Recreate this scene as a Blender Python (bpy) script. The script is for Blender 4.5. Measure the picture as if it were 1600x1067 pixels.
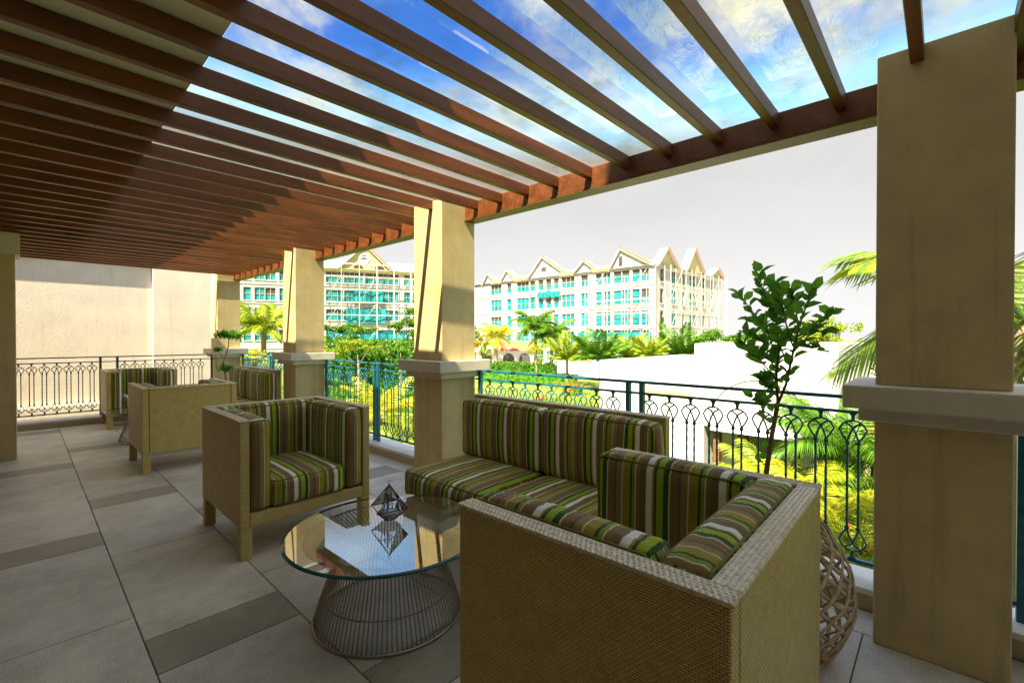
import bpy, math, random
from mathutils import Vector, Matrix, Quaternion
R = math.radians
random.seed(7)
scene = bpy.context.scene
col = scene.collection
for o in list(bpy.data.objects): bpy.data.objects.remove(o)

# ------------------------------------------------------------------ camera, sky, sun, exposure
YAW = R(46.8); S_, C_ = math.sin(YAW), math.cos(YAW); FPX = 718.0; EYE = 1.3
cam_d = bpy.data.cameras.new('camera'); cam = bpy.data.objects.new('camera', cam_d); col.objects.link(cam)
cam.location = (0, 0, EYE)
cam.rotation_euler = (R(90-0.5), 0, -YAW)
cam_d.sensor_width = 36; cam_d.lens = 36*FPX/1600; cam_d.clip_start = .05; cam_d.clip_end = 4000
scene.camera = cam
scene.render.resolution_x = 1024; scene.render.resolution_y = 682

SUN = Vector((-.77, -.17, 1)).normalized()
world = bpy.data.worlds.new('World'); scene.world = world; world.use_nodes = True
nt = world.node_tree; nt.nodes.clear()
def N(t, typ, **kw):
    n = t.nodes.new(typ)
    for k, v in kw.items(): setattr(n, k, v)
    return n
def math_n(t, op, a, b=None, c=None, clamp=False):
    n = N(t, 'ShaderNodeMath', operation=op, use_clamp=clamp)
    for i, v in enumerate((a, b, c)):
        if v is None: continue
        if isinstance(v, (int, float)): n.inputs[i].default_value = v
        else: t.links.new(v, n.inputs[i])
    return n.outputs[0]
def mix_n(t, fac, a, b, blend='MIX'):
    n = N(t, 'ShaderNodeMix', data_type='RGBA', blend_type=blend)
    for i, v in ((0, fac), (6, a), (7, b)):
        if isinstance(v, (int, float)): n.inputs[i].default_value = v
        elif isinstance(v, tuple): n.inputs[i].default_value = (*v, 1) if len(v) == 3 else v
        else: t.links.new(v, n.inputs[i])
    return n.outputs[2]
def smooth_n(t, v, a, b):
    n = N(t, 'ShaderNodeMapRange', interpolation_type='SMOOTHSTEP')
    t.links.new(v, n.inputs[0]); n.inputs[1].default_value = a; n.inputs[2].default_value = b
    return n.outputs[0]
sky = N(nt, 'ShaderNodeTexSky', sky_type='NISHITA'); sky.sun_disc = False
sky.sun_elevation = math.asin(SUN.z); sky.sun_rotation = math.atan2(SUN.x, SUN.y)
sky.air_density = 1.0; sky.dust_density = .3; sky.ozone_density = 2.0
tc = N(nt, 'ShaderNodeTexCoord'); sp = N(nt, 'ShaderNodeSeparateXYZ'); nt.links.new(tc.outputs['Generated'], sp.inputs[0])
zc = math_n(nt, 'MAXIMUM', sp.outputs[2], 0.0)
den = math_n(nt, 'ADD', zc, .25)
cx = math_n(nt, 'DIVIDE', sp.outputs[0], den); cy = math_n(nt, 'DIVIDE', sp.outputs[1], den)
cb = N(nt, 'ShaderNodeCombineXYZ'); nt.links.new(cx, cb.inputs[0]); nt.links.new(cy, cb.inputs[1])
nz = N(nt, 'ShaderNodeTexNoise'); nt.links.new(cb.outputs[0], nz.inputs['Vector'])
nz.inputs['Scale'].default_value = 1.7; nz.inputs['Detail'].default_value = 8; nz.inputs['Roughness'].default_value = .58; nz.inputs['Distortion'].default_value = .35
cloud = smooth_n(nt, nz.outputs[0], .37, .56)
deep = mix_n(nt, 1.0, sky.outputs[0], (.12, .28, .60), 'MULTIPLY')
blue = mix_n(nt, smooth_n(nt, sp.outputs[2], .38, .52), (1.1, 2.4, 3.9), deep)
n2 = N(nt, 'ShaderNodeTexNoise'); nt.links.new(cb.outputs[0], n2.inputs['Vector']); n2.inputs['Scale'].default_value = 3.1; n2.inputs['Detail'].default_value = 6
cc = mix_n(nt, smooth_n(nt, n2.outputs[0], .35, .62), (.75, .85, .95), (2.2, 2.1, 1.75))
cloud = math_n(nt, 'MULTIPLY', cloud, math_n(nt, 'MULTIPLY_ADD', smooth_n(nt, sp.outputs[2], .36, .48), .55, .45))
skc = mix_n(nt, cloud, blue, cc)
haze = smooth_n(nt, sp.outputs[2], .41, .34)
hz = mix_n(nt, smooth_n(nt, sp.outputs[2], .02, .32), (1.16, 1.15, 1.14), (.88, .87, .87))
hz = mix_n(nt, math_n(nt, 'MULTIPLY', smooth_n(nt, nz.outputs[0], .35, .65), .35), hz, (1.06, 1.05, 1.04))
skc = mix_n(nt, haze, skc, hz)
bg = N(nt, 'ShaderNodeBackground'); bg.inputs[1].default_value = .1
wo = N(nt, 'ShaderNodeOutputWorld'); nt.links.new(skc, bg.inputs[0]); nt.links.new(bg.outputs[0], wo.inputs[0])

sl = bpy.data.lights.new('sun', 'SUN'); sl.energy = 2.9; sl.angle = R(.5); sl.color = (1, .88, .64)
so = bpy.data.objects.new('sun', sl); col.objects.link(so); so.rotation_euler = SUN.to_track_quat('Z', 'Y').to_euler(); so.location = (0, 0, 20)
scene.view_settings.view_transform = 'Standard'; scene.view_settings.look = 'None'
scene.view_settings.exposure = 3.1; scene.view_settings.gamma = 1; scene.view_settings.use_curve_mapping = False
scene.render.engine = 'CYCLES'
cy_ = scene.cycles; cy_.max_bounces = 10; cy_.diffuse_bounces = 5; cy_.glossy_bounces = 4; cy_.transmission_bounces = 6; cy_.transparent_max_bounces = 24
cy_.sample_clamp_indirect = 6

# ------------------------------------------------------------------ materials
MATS = {}
def new_mat(name):
    m = bpy.data.materials.new(name); m.use_nodes = True; t = m.node_tree
    b = t.nodes['Principled BSDF']; MATS[name] = m
    return m, t, b
def lin(r, g, b):
    f = lambda c: ((c/255+.055)/1.055)**2.4 if c > 10 else c/255/12.92
    return (f(r), f(g), f(b))
def plain(name, c, rough=.6, var=.15, scale=8, bump=0, bscale=60, metal=0, spec=.5, coord='Object', dirt=0, streak=0, perobj=0, stretch=None):
    m, t, b = new_mat(name)
    tcn = N(t, 'ShaderNodeTexCoord'); n = N(t, 'ShaderNodeTexNoise'); t.links.new(tcn.outputs[coord], n.inputs['Vector'])
    n.inputs['Scale'].default_value = scale; n.inputs['Detail'].default_value = 6; n.inputs['Roughness'].default_value = .65
    if stretch:
        mp = N(t, 'ShaderNodeMapping'); mp.inputs['Scale'].default_value = stretch; t.links.new(tcn.outputs[coord], mp.inputs[0])
        oi = N(t, 'ShaderNodeObjectInfo'); va = N(t, 'ShaderNodeVectorMath', operation='ADD'); t.links.new(mp.outputs[0], va.inputs[0])
        t.links.new(math_n(t, 'MULTIPLY', oi.outputs['Random'], 37.0), va.inputs[1]); t.links.new(va.outputs[0], n.inputs['Vector'])
    a = tuple(x*(1-var) for x in c); d = tuple(min(1, x*(1+var)) for x in c)
    o = mix_n(t, smooth_n(t, n.outputs[0], .3, .7), a, d)
    if dirt:
        n2 = N(t, 'ShaderNodeTexNoise'); t.links.new(tcn.outputs[coord], n2.inputs['Vector']); n2.inputs['Scale'].default_value = 1.3; n2.inputs['Detail'].default_value = 5
        o = mix_n(t, math_n(t, 'MULTIPLY', smooth_n(t, n2.outputs[0], .5, .75), dirt), o, tuple(x*.6 for x in c))
    if streak:
        mp = N(t, 'ShaderNodeMapping'); mp.inputs['Scale'].default_value = (9, 9, .55); t.links.new(tcn.outputs[coord], mp.inputs[0])
        n4 = N(t, 'ShaderNodeTexNoise'); t.links.new(mp.outputs[0], n4.inputs['Vector']); n4.inputs['Scale'].default_value = 1.6; n4.inputs['Detail'].default_value = 5; n4.inputs['Roughness'].default_value = .7
        o = mix_n(t, math_n(t, 'MULTIPLY', smooth_n(t, n4.outputs[0], .5, .72), streak), o, tuple(x*.5 for x in c))
    if perobj:
        oi2 = N(t, 'ShaderNodeObjectInfo'); vm_ = N(t, 'ShaderNodeVectorMath', operation='SCALE'); t.links.new(o, vm_.inputs[0])
        t.links.new(math_n(t, 'MULTIPLY_ADD', oi2.outputs['Random'], perobj, 1-perobj/2), vm_.inputs['Scale']); o = vm_.outputs[0]
    t.links.new(o, b.inputs['Base Color'])
    b.inputs['Roughness'].default_value = rough; b.inputs['Metallic'].default_value = metal; b.inputs['Specular IOR Level'].default_value = spec
    if bump:
        n3 = N(t, 'ShaderNodeTexNoise'); t.links.new(tcn.outputs[coord], n3.inputs['Vector']); n3.inputs['Scale'].default_value = bscale; n3.inputs['Detail'].default_value = 4
        bp = N(t, 'ShaderNodeBump'); bp.inputs['Strength'].default_value = bump; bp.inputs['Distance'].default_value = .01
        t.links.new(n3.outputs[0], bp.inputs['Height']); t.links.new(bp.outputs[0], b.inputs['Normal'])
    return m
def wicker(name, c1, c2, w, h, rot=0, rough=.45):
    m, t, b = new_mat(name)
    uv = N(t, 'ShaderNodeUVMap'); mp = N(t, 'ShaderNodeMapping'); t.links.new(uv.outputs[0], mp.inputs[0]); mp.inputs['Rotation'].default_value = (0, 0, rot)
    wob = N(t, 'ShaderNodeTexNoise'); t.links.new(uv.outputs[0], wob.inputs['Vector']); wob.inputs['Scale'].default_value = 9; wob.inputs['Detail'].default_value = 2
    vm = N(t, 'ShaderNodeVectorMath', operation='MULTIPLY_ADD'); t.links.new(wob.outputs[1], vm.inputs[0]); vm.inputs[1].default_value = (.004, .004, 0); t.links.new(mp.outputs[0], vm.inputs[2])
    br = N(t, 'ShaderNodeTexBrick'); t.links.new(vm.outputs[0], br.inputs['Vector'])
    br.offset = .5; br.inputs['Scale'].default_value = 1; br.inputs['Brick Width'].default_value = w; br.inputs['Row Height'].default_value = h
    br.inputs['Mortar Size'].default_value = h*.24; br.inputs['Mortar Smooth'].default_value = 1.0
    br.inputs['Color1'].default_value = (*c1, 1); br.inputs['Color2'].default_value = (*c2, 1); br.inputs['Mortar'].default_value = (*[x*.36 for x in c2], 1)
    n = N(t, 'ShaderNodeTexNoise'); t.links.new(uv.outputs[0], n.inputs['Vector']); n.inputs['Scale'].default_value = 14; n.inputs['Detail'].default_value = 5
    o = mix_n(t, .45, br.outputs[0], mix_n(t, n.outputs[0], tuple(x*.5 for x in c2), tuple(min(1, x*1.5) for x in c1)), 'OVERLAY')
    t.links.new(o, b.inputs['Base Color'])
    b.inputs['Roughness'].default_value = rough
    bp = N(t, 'ShaderNodeBump'); bp.inputs['Strength'].default_value = 1; bp.inputs['Distance'].default_value = .0035
    inv = math_n(t, 'SUBTRACT', 1, br.outputs['Fac']); t.links.new(inv, bp.inputs['Height']); t.links.new(bp.outputs[0], b.inputs['Normal'])
    return m
wk = plain
wicker('wicker', (.88, .68, .33), (.72, .53, .20), .013, .0062)
wicker('wicker_rim', (.82, .76, .64), (.60, .53, .42), .017, .008, rot=.5, rough=.38)
STR = [('w', .09), ('ol', .035), ('dg', .035), ('lime', .095), ('dk', .08), ('w2', .022), ('br', .11), ('gr', .04), ('tp', .09), ('w2', .018), ('ol', .12), ('dk', .035), ('lime2', .05), ('w2', .018), ('br', .06), ('tp2', .102)]
plain('wicker_strand', (.78, .67, .46), .35, .25, 60)
SC = dict(w=(.80, .80, .70), w2=(.60, .57, .36), dg=(.055, .065, .035), lime=(.32, .44, .015), dk=(.03, .085, .014), lime2=(.22, .30, .02), tp=(.30, .20, .075), tp2=(.18, .13, .05), gr=(.13, .12, .07), br=(.25, .15, .05), ol=(.33, .27, .025))
def stripes(name, period):
    m, t, b = new_mat(name)
    uv = N(t, 'ShaderNodeUVMap'); s = N(t, 'ShaderNodeSeparateXYZ'); t.links.new(uv.outputs[0], s.inputs[0])
    wn = N(t, 'ShaderNodeTexNoise'); t.links.new(uv.outputs[0], wn.inputs['Vector']); wn.inputs['Scale'].default_value = 5; wn.inputs['Detail'].default_value = 1
    x = math_n(t, 'MULTIPLY_ADD', wn.outputs[0], .006, s.outputs[0])
    fr = math_n(t, 'FRACT', math_n(t, 'DIVIDE', x, period))
    cr = N(t, 'ShaderNodeValToRGB'); cr.color_ramp.interpolation = 'CONSTANT'; e = cr.color_ramp.elements
    p = 0; first = True
    for k, w in STR:
        if first: el = e[0]; el.position = 0; first = False; e.remove(e[1])
        else: el = e.new(p)
        el.color = (*SC[k], 1); p += w
    t.links.new(fr, cr.inputs[0])
    # woven cloth grain
    n = N(t, 'ShaderNodeTexNoise'); mp = N(t, 'ShaderNodeMapping'); t.links.new(uv.outputs[0], mp.inputs[0]); mp.inputs['Scale'].default_value = (1, .25, 1)
    t.links.new(mp.outputs[0], n.inputs['Vector']); n.inputs['Scale'].default_value = 420; n.inputs['Detail'].default_value = 3
    n2 = N(t, 'ShaderNodeTexNoise'); t.links.new(uv.outputs[0], n2.inputs['Vector']); n2.inputs['Scale'].default_value = 7; n2.inputs['Detail'].default_value = 3
    o = mix_n(t, .5, cr.outputs[0], n.outputs[0], 'OVERLAY'); o = mix_n(t, .25, o, n2.outputs[0], 'OVERLAY')
    t.links.new(o, b.inputs['Base Color'])
    b.inputs['Roughness'].default_value = .85; b.inputs['Sheen Weight'].default_value = .15; b.inputs['Specular IOR Level'].default_value = .2
    bp = N(t, 'ShaderNodeBump'); bp.inputs['Strength'].default_value = .5; bp.inputs['Distance'].default_value = .002
    t.links.new(n.outputs[0], bp.inputs['Height'])
    bp2 = N(t, 'ShaderNodeBump'); bp2.inputs['Strength'].default_value = .6; bp2.inputs['Distance'].default_value = .012
    t.links.new(n2.outputs[0], bp2.inputs['Height']); t.links.new(bp.outputs[0], bp2.inputs['Normal']); t.links.new(bp2.outputs[0], b.inputs['Normal'])
    return m
stripes('stripes', .26)
plain('stucco', (.58, .46, .25), .85, .09, 5, .22, 160, dirt=.3, streak=.35)
plain('stucco_trim', (.66, .60, .50), .8, .08, 5, .35, 80, dirt=.3, streak=.3)
plain('interior_wall', (.42, .26, .11), .7, .15, 2)  # brown of the unseen walls, picked to bounce less and warmer light
plain('wall_cream', (.64, .57, .46), .9, .06, 3, .25, 60, dirt=.2, streak=.2)
plain('ceiling_paint', (.78, .70, .52), .9, .05, 3)
plain('kerb_white', (.74, .74, .72), .6, .05, 5, dirt=.1)
plain('kerb_side', (.52, .42, .28), .8, .08, 5)
plain('grout', (.14, .13, .11), .9)
plain('timber', (.16, .045, .010), .45, .35, 14, .15, 40, perobj=.35, stretch=(.12, 1, 1))
plain('timber_dark', (.12, .04, .015), .5, .2, 14)
plain('rail_metal', (.008, .12, .20), .38, .2, 20, 0)
plain('steel', (.42, .38, .33), .28, .1, 20, metal=1)
plain('wire_metal', (.40, .36, .30), .3, .1, 20, metal=.35)
plain('black_metal', (.012, .012, .014), .4, .1)
plain('white_wall', (.50, .495, .48), .85, .06, .4, dirt=.2)
plain('cream_wall', (.40, .34, .17), .85, .06, .5)
plain('frieze', (.62, .52, .16), .85, .1, 2)
plain('hotel_wall', (.33, .32, .31), .85, .12, .5, dirt=.25)
plain('hotel_trim', (.36, .34, .30), .7, .1, 1)
plain('teal_net', (.0, .175, .19), .5, .5, 1.1)
plain('window_dark', (.06, .05, .035), .3, .3, 2)
plain('win_frame', (.80, .80, .77), .6, .04)
plain('roof_red', (.50, .13, .05), .7, .3, 3)
plain('roof_pale', (.32, .27, .24), .7, .1, 1)
plain('scaffold', (.45, .43, .36), .5, .1)
plain('bark', (.20, .15, .09), .9, .3, 12, .6, 30)
plain('twig', (.16, .085, .04), .8, .3, 30)
plain('rattan', (.58, .44, .26), .5, .2, 30)
plain('soil', (.05, .035, .02), 1, .3, 40, .8, 80)
plain('pebble', (.5, .48, .44), .7, .4, 60)
plain('grass', (.13, .19, .016), .95, .5, .8, .6, 12)
plain('paving', (.62, .58, .50), .9, .1, 2)
plain('flower_orange', (.60, .10, .015), .6, .3, 10)
plain('flower_red', (.55, .03, .02), .6, .3, 10)
plain('brown_door', (.13, .055, .02), .6, .2, 5)
plain('opening_shade', (.05, .045, .035), .7, .2, 5)  # dark colour standing in for the shade inside arches and rooms
plain('grey_glass', (.10, .11, .11), .15, .2, 2)
plain('gold_trim', (.62, .46, .12), .6, .1)
plain('pot_white', (.72, .72, .68), .5, .05)
def tile_mat(name, c):
    m, t, b = new_mat(name)
    tcn = N(t, 'ShaderNodeTexCoord'); oi = N(t, 'ShaderNodeObjectInfo')
    geo = N(t, 'ShaderNodeNewGeometry')
    n = N(t, 'ShaderNodeTexNoise'); t.links.new(geo.outputs['Position'], n.inputs['Vector']); n.inputs['Scale'].default_value = 130; n.inputs['Detail'].default_value = 5; n.inputs['Roughness'].default_value = .8
    n2 = N(t, 'ShaderNodeTexNoise'); t.links.new(geo.outputs['Position'], n2.inputs['Vector']); n2.inputs['Scale'].default_value = 3.2; n2.inputs['Detail'].default_value = 7; n2.inputs['Roughness'].default_value = .7
    o = mix_n(t, smooth_n(t, n.outputs[0], .3, .7), tuple(x*.5 for x in c), tuple(x*1.4 for x in c))
    o = mix_n(t, .5, o, mix_n(t, smooth_n(t, n2.outputs[0], .3, .7), tuple(x*.6 for x in c), tuple(x*1.3 for x in c)))
    n5 = N(t, 'ShaderNodeTexNoise'); t.links.new(geo.outputs['Position'], n5.inputs['Vector']); n5.inputs['Scale'].default_value = 1.1; n5.inputs['Detail'].default_value = 8; n5.inputs['Roughness'].default_value = .75
    o = mix_n(t, math_n(t, 'MULTIPLY', smooth_n(t, n5.outputs[0], .5, .68), .4), o, tuple(x*.5 for x in c))
    k = math_n(t, 'MULTIPLY_ADD', oi.outputs['Random'], .16, .92)
    vm = N(t, 'ShaderNodeVectorMath', operation='SCALE'); t.links.new(o, vm.inputs[0]); t.links.new(k, vm.inputs['Scale'])
    t.links.new(vm.outputs[0], b.inputs['Base Color'])
    t.links.new(math_n(t, 'MULTIPLY_ADD', n2.outputs[0], .3, .34), b.inputs['Roughness'])
    bp = N(t, 'ShaderNodeBump'); bp.inputs['Strength'].default_value = .35; bp.inputs['Distance'].default_value = .003
    t.links.new(n.outputs[0], bp.inputs['Height']); t.links.new(bp.outputs[0], b.inputs['Normal'])
tile_mat('tile', (.63, .60, .53)); tile_mat('tile_band', (.34, .31, .25))
def leaf_mat(name, dark, light, trans=.35, rough=.5):
    m = bpy.data.materials.new(name); m.use_nodes = True; t = m.node_tree; t.nodes.clear(); MATS[name] = m
    g = N(t, 'ShaderNodeNewGeometry'); oi = N(t, 'ShaderNodeObjectInfo')
    r = math_n(t, 'FRACT', math_n(t, 'ADD', g.outputs['Random Per Island'], oi.outputs['Random']))
    c = mix_n(t, r, dark, light)
    d = N(t, 'ShaderNodeBsdfPrincipled'); t.links.new(c, d.inputs['Base Color']); d.inputs['Roughness'].default_value = rough; d.inputs['Specular IOR Level'].default_value = .3
    tr = N(t, 'ShaderNodeBsdfTranslucent'); t.links.new(mix_n(t, .5, c, light), tr.inputs[0])
    mx = N(t, 'ShaderNodeMixShader'); mx.inputs[0].default_value = trans; t.links.new(d.outputs[0], mx.inputs[1]); t.links.new(tr.outputs[0], mx.inputs[2])
    o = N(t, 'ShaderNodeOutputMaterial'); t.links.new(mx.outputs[0], o.inputs[0])
leaf_mat('leaf_deep', (.03, .16, .03), (.17, .42, .03), .55)
leaf_mat('leaf_green', (.03, .11, .008), (.13, .26, .012), .35)
leaf_mat('leaf_bright', (.10, .20, .008), (.36, .40, .015), .4)
leaf_mat('leaf_yellow', (.20, .26, .010), (.55, .50, .02), .4)
leaf_mat('leaf_teal', (.01, .11, .06), (.04, .22, .12), .3)
leaf_mat('leaf_palm', (.03, .14, .03), (.28, .34, .015), .4)
plain('piping', (.16, .17, .03), .8)
def thin_glass(name, tint, ior=1.5, rough=0.0, wave=0, boost=1.0):
    m = bpy.data.materials.new(name); m.use_nodes = True; t = m.node_tree; t.nodes.clear(); MATS[name] = m
    tr = N(t, 'ShaderNodeBsdfTransparent'); tr.inputs[0].default_value = (*tint, 1)
    gl = N(t, 'ShaderNodeBsdfGlossy'); gl.inputs['Roughness'].default_value = rough; gl.inputs[0].default_value = (1, 1, 1, 1)
    fr = N(t, 'ShaderNodeFresnel'); fr.inputs[0].default_value = ior
    if wave:
        g0 = N(t, 'ShaderNodeNewGeometry'); n0 = N(t, 'ShaderNodeTexNoise'); t.links.new(g0.outputs['Position'], n0.inputs['Vector']); n0.inputs['Scale'].default_value = 2.6; n0.inputs['Detail'].default_value = 9; n0.inputs['Roughness'].default_value = .72
        t.links.new(mix_n(t, smooth_n(t, n0.outputs[0], .48, .70), tint, tuple(a*b for a, b in zip(tint, (.74, .70, .55)))), tr.inputs[0])
        g = N(t, 'ShaderNodeNewGeometry'); n = N(t, 'ShaderNodeTexNoise'); t.links.new(g.outputs['Position'], n.inputs['Vector']); n.inputs['Scale'].default_value = 2.2; n.inputs['Detail'].default_value = 2
        bp = N(t, 'ShaderNodeBump'); bp.inputs['Strength'].default_value = wave; bp.inputs['Distance'].default_value = .01
        t.links.new(n.outputs[0], bp.inputs['Height']); t.links.new(bp.outputs[0], gl.inputs['Normal'])
    f = math_n(t, 'MULTIPLY', fr.outputs[0], boost, clamp=True)
    mx = N(t, 'ShaderNodeMixShader'); t.links.new(f, mx.inputs[0]); t.links.new(tr.outputs[0], mx.inputs[1]); t.links.new(gl.outputs[0], mx.inputs[2])
    o = N(t, 'ShaderNodeOutputMaterial'); t.links.new(mx.outputs[0], o.inputs[0])
thin_glass('roof_glass', (.70, .70, .60), 1.8, 0, .35)
thin_glass('table_glass', (.93, .97, .97), 2.5, 0.0)
thin_glass('terrarium_glass', (.98, .99, 1), 1.5)
plain('glass_edge', (.02, .10, .10), .15, .05)

# ------------------------------------------------------------------ mesh helpers
class MB:
    def __init__(s): s.v = []; s.f = []; s.uv = []; s.sm = []; s.mi = []
    def face(s, idx, uv=None, smooth=False, mi=0): s.f.append(tuple(idx)); s.uv.append(uv); s.sm.append(smooth); s.mi.append(mi)
    def box(s, x0, x1, y0, y1, z0, z1, mi=0):
        b = len(s.v)
        s.v += [(x, y, z) for z in (z0, z1) for (x, y) in ((x0, y0), (x1, y0), (x1, y1), (x0, y1))]
        for q in ((0, 3, 2, 1), (4, 5, 6, 7), (0, 1, 5, 4), (1, 2, 6, 5), (2, 3, 7, 6), (3, 0, 4, 7)): s.face([b+i for i in q], mi=mi)
        return s
    def poly(s, pts, mi=0):
        b = len(s.v); s.v += [tuple(p) for p in pts]; s.face(range(b, b+len(pts)), mi=mi); return s
    def prism(s, pts, d, mi=0):
        # extruded polygon, pts 3d, d offset vector
        b = len(s.v); n = len(pts); d = Vector(d)
        s.v += [tuple(p) for p in pts] + [tuple(Vector(p)+d) for p in pts]
        s.face(list(range(b, b+n))[::-1], mi=mi); s.face(range(b+n, b+2*n), mi=mi)
        for i in range(n): j = (i+1) % n; s.face((b+i, b+j, b+n+j, b+n+i), mi=mi)
        return s
    def tube(s, pts, r, n=6, smooth=True, closed=False, mi=0, cap=True, flat=1.0):
        pts = [Vector(p) for p in pts]; m = len(pts); b = len(s.v)
        rs = r if isinstance(r, (list, tuple)) else [r]*m
        up = Vector((0, 0, 1)); prev = None
        for i, p in enumerate(pts):
            if closed: t = (pts[(i+1) % m]-pts[i-1])
            else: t = pts[min(i+1, m-1)]-pts[max(i-1, 0)]
            t.normalize()
            if prev is None:
                a = t.cross(up)
                if a.length < .05: a = t.cross(Vector((1, 0, 0)))
                a.normalize()
            else:
                a = prev-t*prev.dot(t)
                if a.length < 1e-4: a = t.cross(up)
                a.normalize()
            prev = a; c = t.cross(a)
            for k in range(n):
                an = 2*math.pi*(k+.5)/n; q = p+a*math.cos(an)*rs[i]+c*math.sin(an)*rs[i]*flat; s.v.append(tuple(q))
        for i in range(m if closed else m-1):
            j = (i+1) % m
            for k in range(n): l = (k+1) % n; s.face((b+i*n+k, b+i*n+l, b+j*n+l, b+j*n+k), smooth=smooth, mi=mi)
        if cap and not closed:
            s.face([b+k for k in range(n)][::-1], mi=mi); s.face([b+(m-1)*n+k for k in range(n)], mi=mi)
        return s
    def lathe(s, prof, n=32, cx=0, cy=0, smooth=True, mi=0, cap=True):
        b = len(s.v); m = len(prof)
        for (r, z) in prof:
            for k in range(n): a = 2*math.pi*k/n; s.v.append((cx+r*math.cos(a), cy+r*math.sin(a), z))
        for i in range(m-1):
            for k in range(n): l = (k+1) % n; s.face((b+i*n+k, b+i*n+l, b+(i+1)*n+l, b+(i+1)*n+k), smooth=smooth, mi=mi)
        if cap:
            s.face([b+k for k in range(n)][::-1], mi=mi); s.face([b+(m-1)*n+k for k in range(n)], mi=mi)
        return s
    def xform(s, M, i0=0):
        s.v[i0:] = [tuple(M @ Vector(p)) for p in s.v[i0:]]; return s
    def mesh(s, name, mats, bevel=0):
        me = bpy.data.meshes.new(name); me.from_pydata(s.v, [], s.f)
        if not isinstance(mats, (list, tuple)): mats = [mats]
        for m in mats: me.materials.append(MATS[m])
        uvl = me.uv_layers.new(name='UVMap')
        for p, uv, sm, mi in zip(me.polygons, s.uv, s.sm, s.mi):
            p.use_smooth = sm; p.material_index = mi
            nrm = p.normal; ax = max(range(3), key=lambda i: abs(nrm[i]))
            for k, li in enumerate(p.loop_indices):
                if uv: uvl.data[li].uv = uv[k]; continue
                c = me.vertices[me.loops[li].vertex_index].co
                uvl.data[li].uv = (c.y, c.z) if ax == 0 else (c.x, c.z) if ax == 1 else (c.x, c.y)
        return me
    def build(s, name, mats, parent=None, bevel=0, **kw):
        o = link(name, s.mesh(name, mats), parent, **kw)
        if bevel:
            md = o.modifiers.new('bevel', 'BEVEL'); md.width = bevel; md.segments = 2; md.limit_method = 'ANGLE'; md.harden_normals = False
        return o
def link(name, me, parent=None, loc=None, rot=None, scale=None, kind=None, label=None, cat=None, group=None):
    o = bpy.data.objects.new(name, me); col.objects.link(o)
    if parent: o.parent = parent
    if loc is not None: o.location = loc
    if rot is not None: o.rotation_euler = rot
    if scale is not None: o.scale = scale
    if kind: o['kind'] = kind
    if label: o['label'] = label
    if cat: o['category'] = cat
    if group: o['group'] = group
    return o
def thing(name, label, cat, loc=(0, 0, 0), rz=0, group=None):
    o = link(name, None, None, loc, (0, 0, rz), label=label, cat=cat, group=group); o.empty_display_size = .1
    return o
def copy_tree(o, parent=None):
    c = o.copy(); col.objects.link(c); c.parent = parent
    for ch in KIDS(o): copy_tree(ch, c)
    return c
def KIDS(o): return [x for x in list(bpy.data.objects) if x.parent == o]
def G(u, d, z=None):
    """the place d metres in front of the camera plane seen at photo column u"""
    l = (u-800)/FPX*d; p = (d*S_+l*C_, d*C_-l*S_)
    return p if z is None else (p[0], p[1], z)
def ZV(v, d): return EYE-(v-527)/FPX*d
PHI = .0135
OM = Matrix.Translation((2.48, 0, 0)) @ Matrix.Rotation(PHI, 4, 'Z') @ Matrix.Translation((-2.48, 0, 0))

# ------------------------------------------------------------------ setting: ground
GZ = -3.2
g = MB(); g.poly([(-400, -400, GZ), (900, -400, GZ), (900, 900, GZ), (-400, 900, GZ)]); g.build('ground', 'grass', kind='structure')
def strip(name, pts, w, z, mat):
    m = MB()
    for a, b in zip(pts, pts[1:]):
        a = Vector((*a, z)); b = Vector((*b, z)); d = (b-a).normalized(); n = Vector((-d.y, d.x, 0))*w/2
        m.poly([a-n, b-n, b+n, a+n])
    return m.build(name, mat, kind='structure')
strip('garden_path', [G(700, 34), G(900, 31), G(960, 26), G(1010, 18), G(1100, 14)], 2.2, GZ+.004, 'paving')
m = MB(); m.poly([(*G(600, 58), GZ+.008), (*G(940, 50), GZ+.008), (*G(1400, 50), GZ+.008), (*G(1500, 90), GZ+.008), (*G(600, 90), GZ+.008)]); m.build('hotel_forecourt', 'paving', kind='structure')

# ------------------------------------------------------------------ terrace floor: slab and every tile
m = MB(); m.box(-3.2, 3.0, -7.0, 9.72, -.35, -.006); slab = m.build('terrace_floor', 'grout', kind='structure')
tw, tl, bl, per = .544, 1.102, .287, 2.491
gap = .0025; mcache = {}
for ci in range(-6, 5):
    x0 = .347+ci*tw; x1 = min(x0+tw, 2.74)
    off = 3.843 if ci % 2 else 2.203     # bands in alternate columns are staggered
    y = off-per*5
    while y < 9.31:
        for (a, b, mt) in ((y, y+bl, 'tile_band'), (y+bl, y+bl+tl, 'tile'), (y+bl+tl, y+per, 'tile')):
            a2, b2 = max(a, -6.5), min(b, 9.31)
            if b2-a2 < .03: continue
            key = (round(x1-x0, 3), round(b2-a2, 3), mt)
            if key not in mcache:
                q = MB(); w, h = x1-x0-gap, b2-a2-gap
                e = .003
                q.v = [(gap, gap, -.005), (w, gap, -.005), (w, h, -.005), (gap, h, -.005), (gap, gap, -e/2), (w, gap, -e/2), (w, h, -e/2), (gap, h, -e/2), (gap+e, gap+e, 0), (w-e, gap+e, 0), (w-e, h-e, 0), (gap+e, h-e, 0)]
                for L in (0, 4):
                    for k in range(4): l = (k+1) % 4; q.face((L+k, L+l, L+4+l, L+4+k))
                q.face((8, 9, 10, 11)); mcache[key] = q.mesh('tile', mt)
            link('tile' if mt == 'tile' else 'band_tile', mcache[key], slab, (x0, a2, 0))
        y += per
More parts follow.
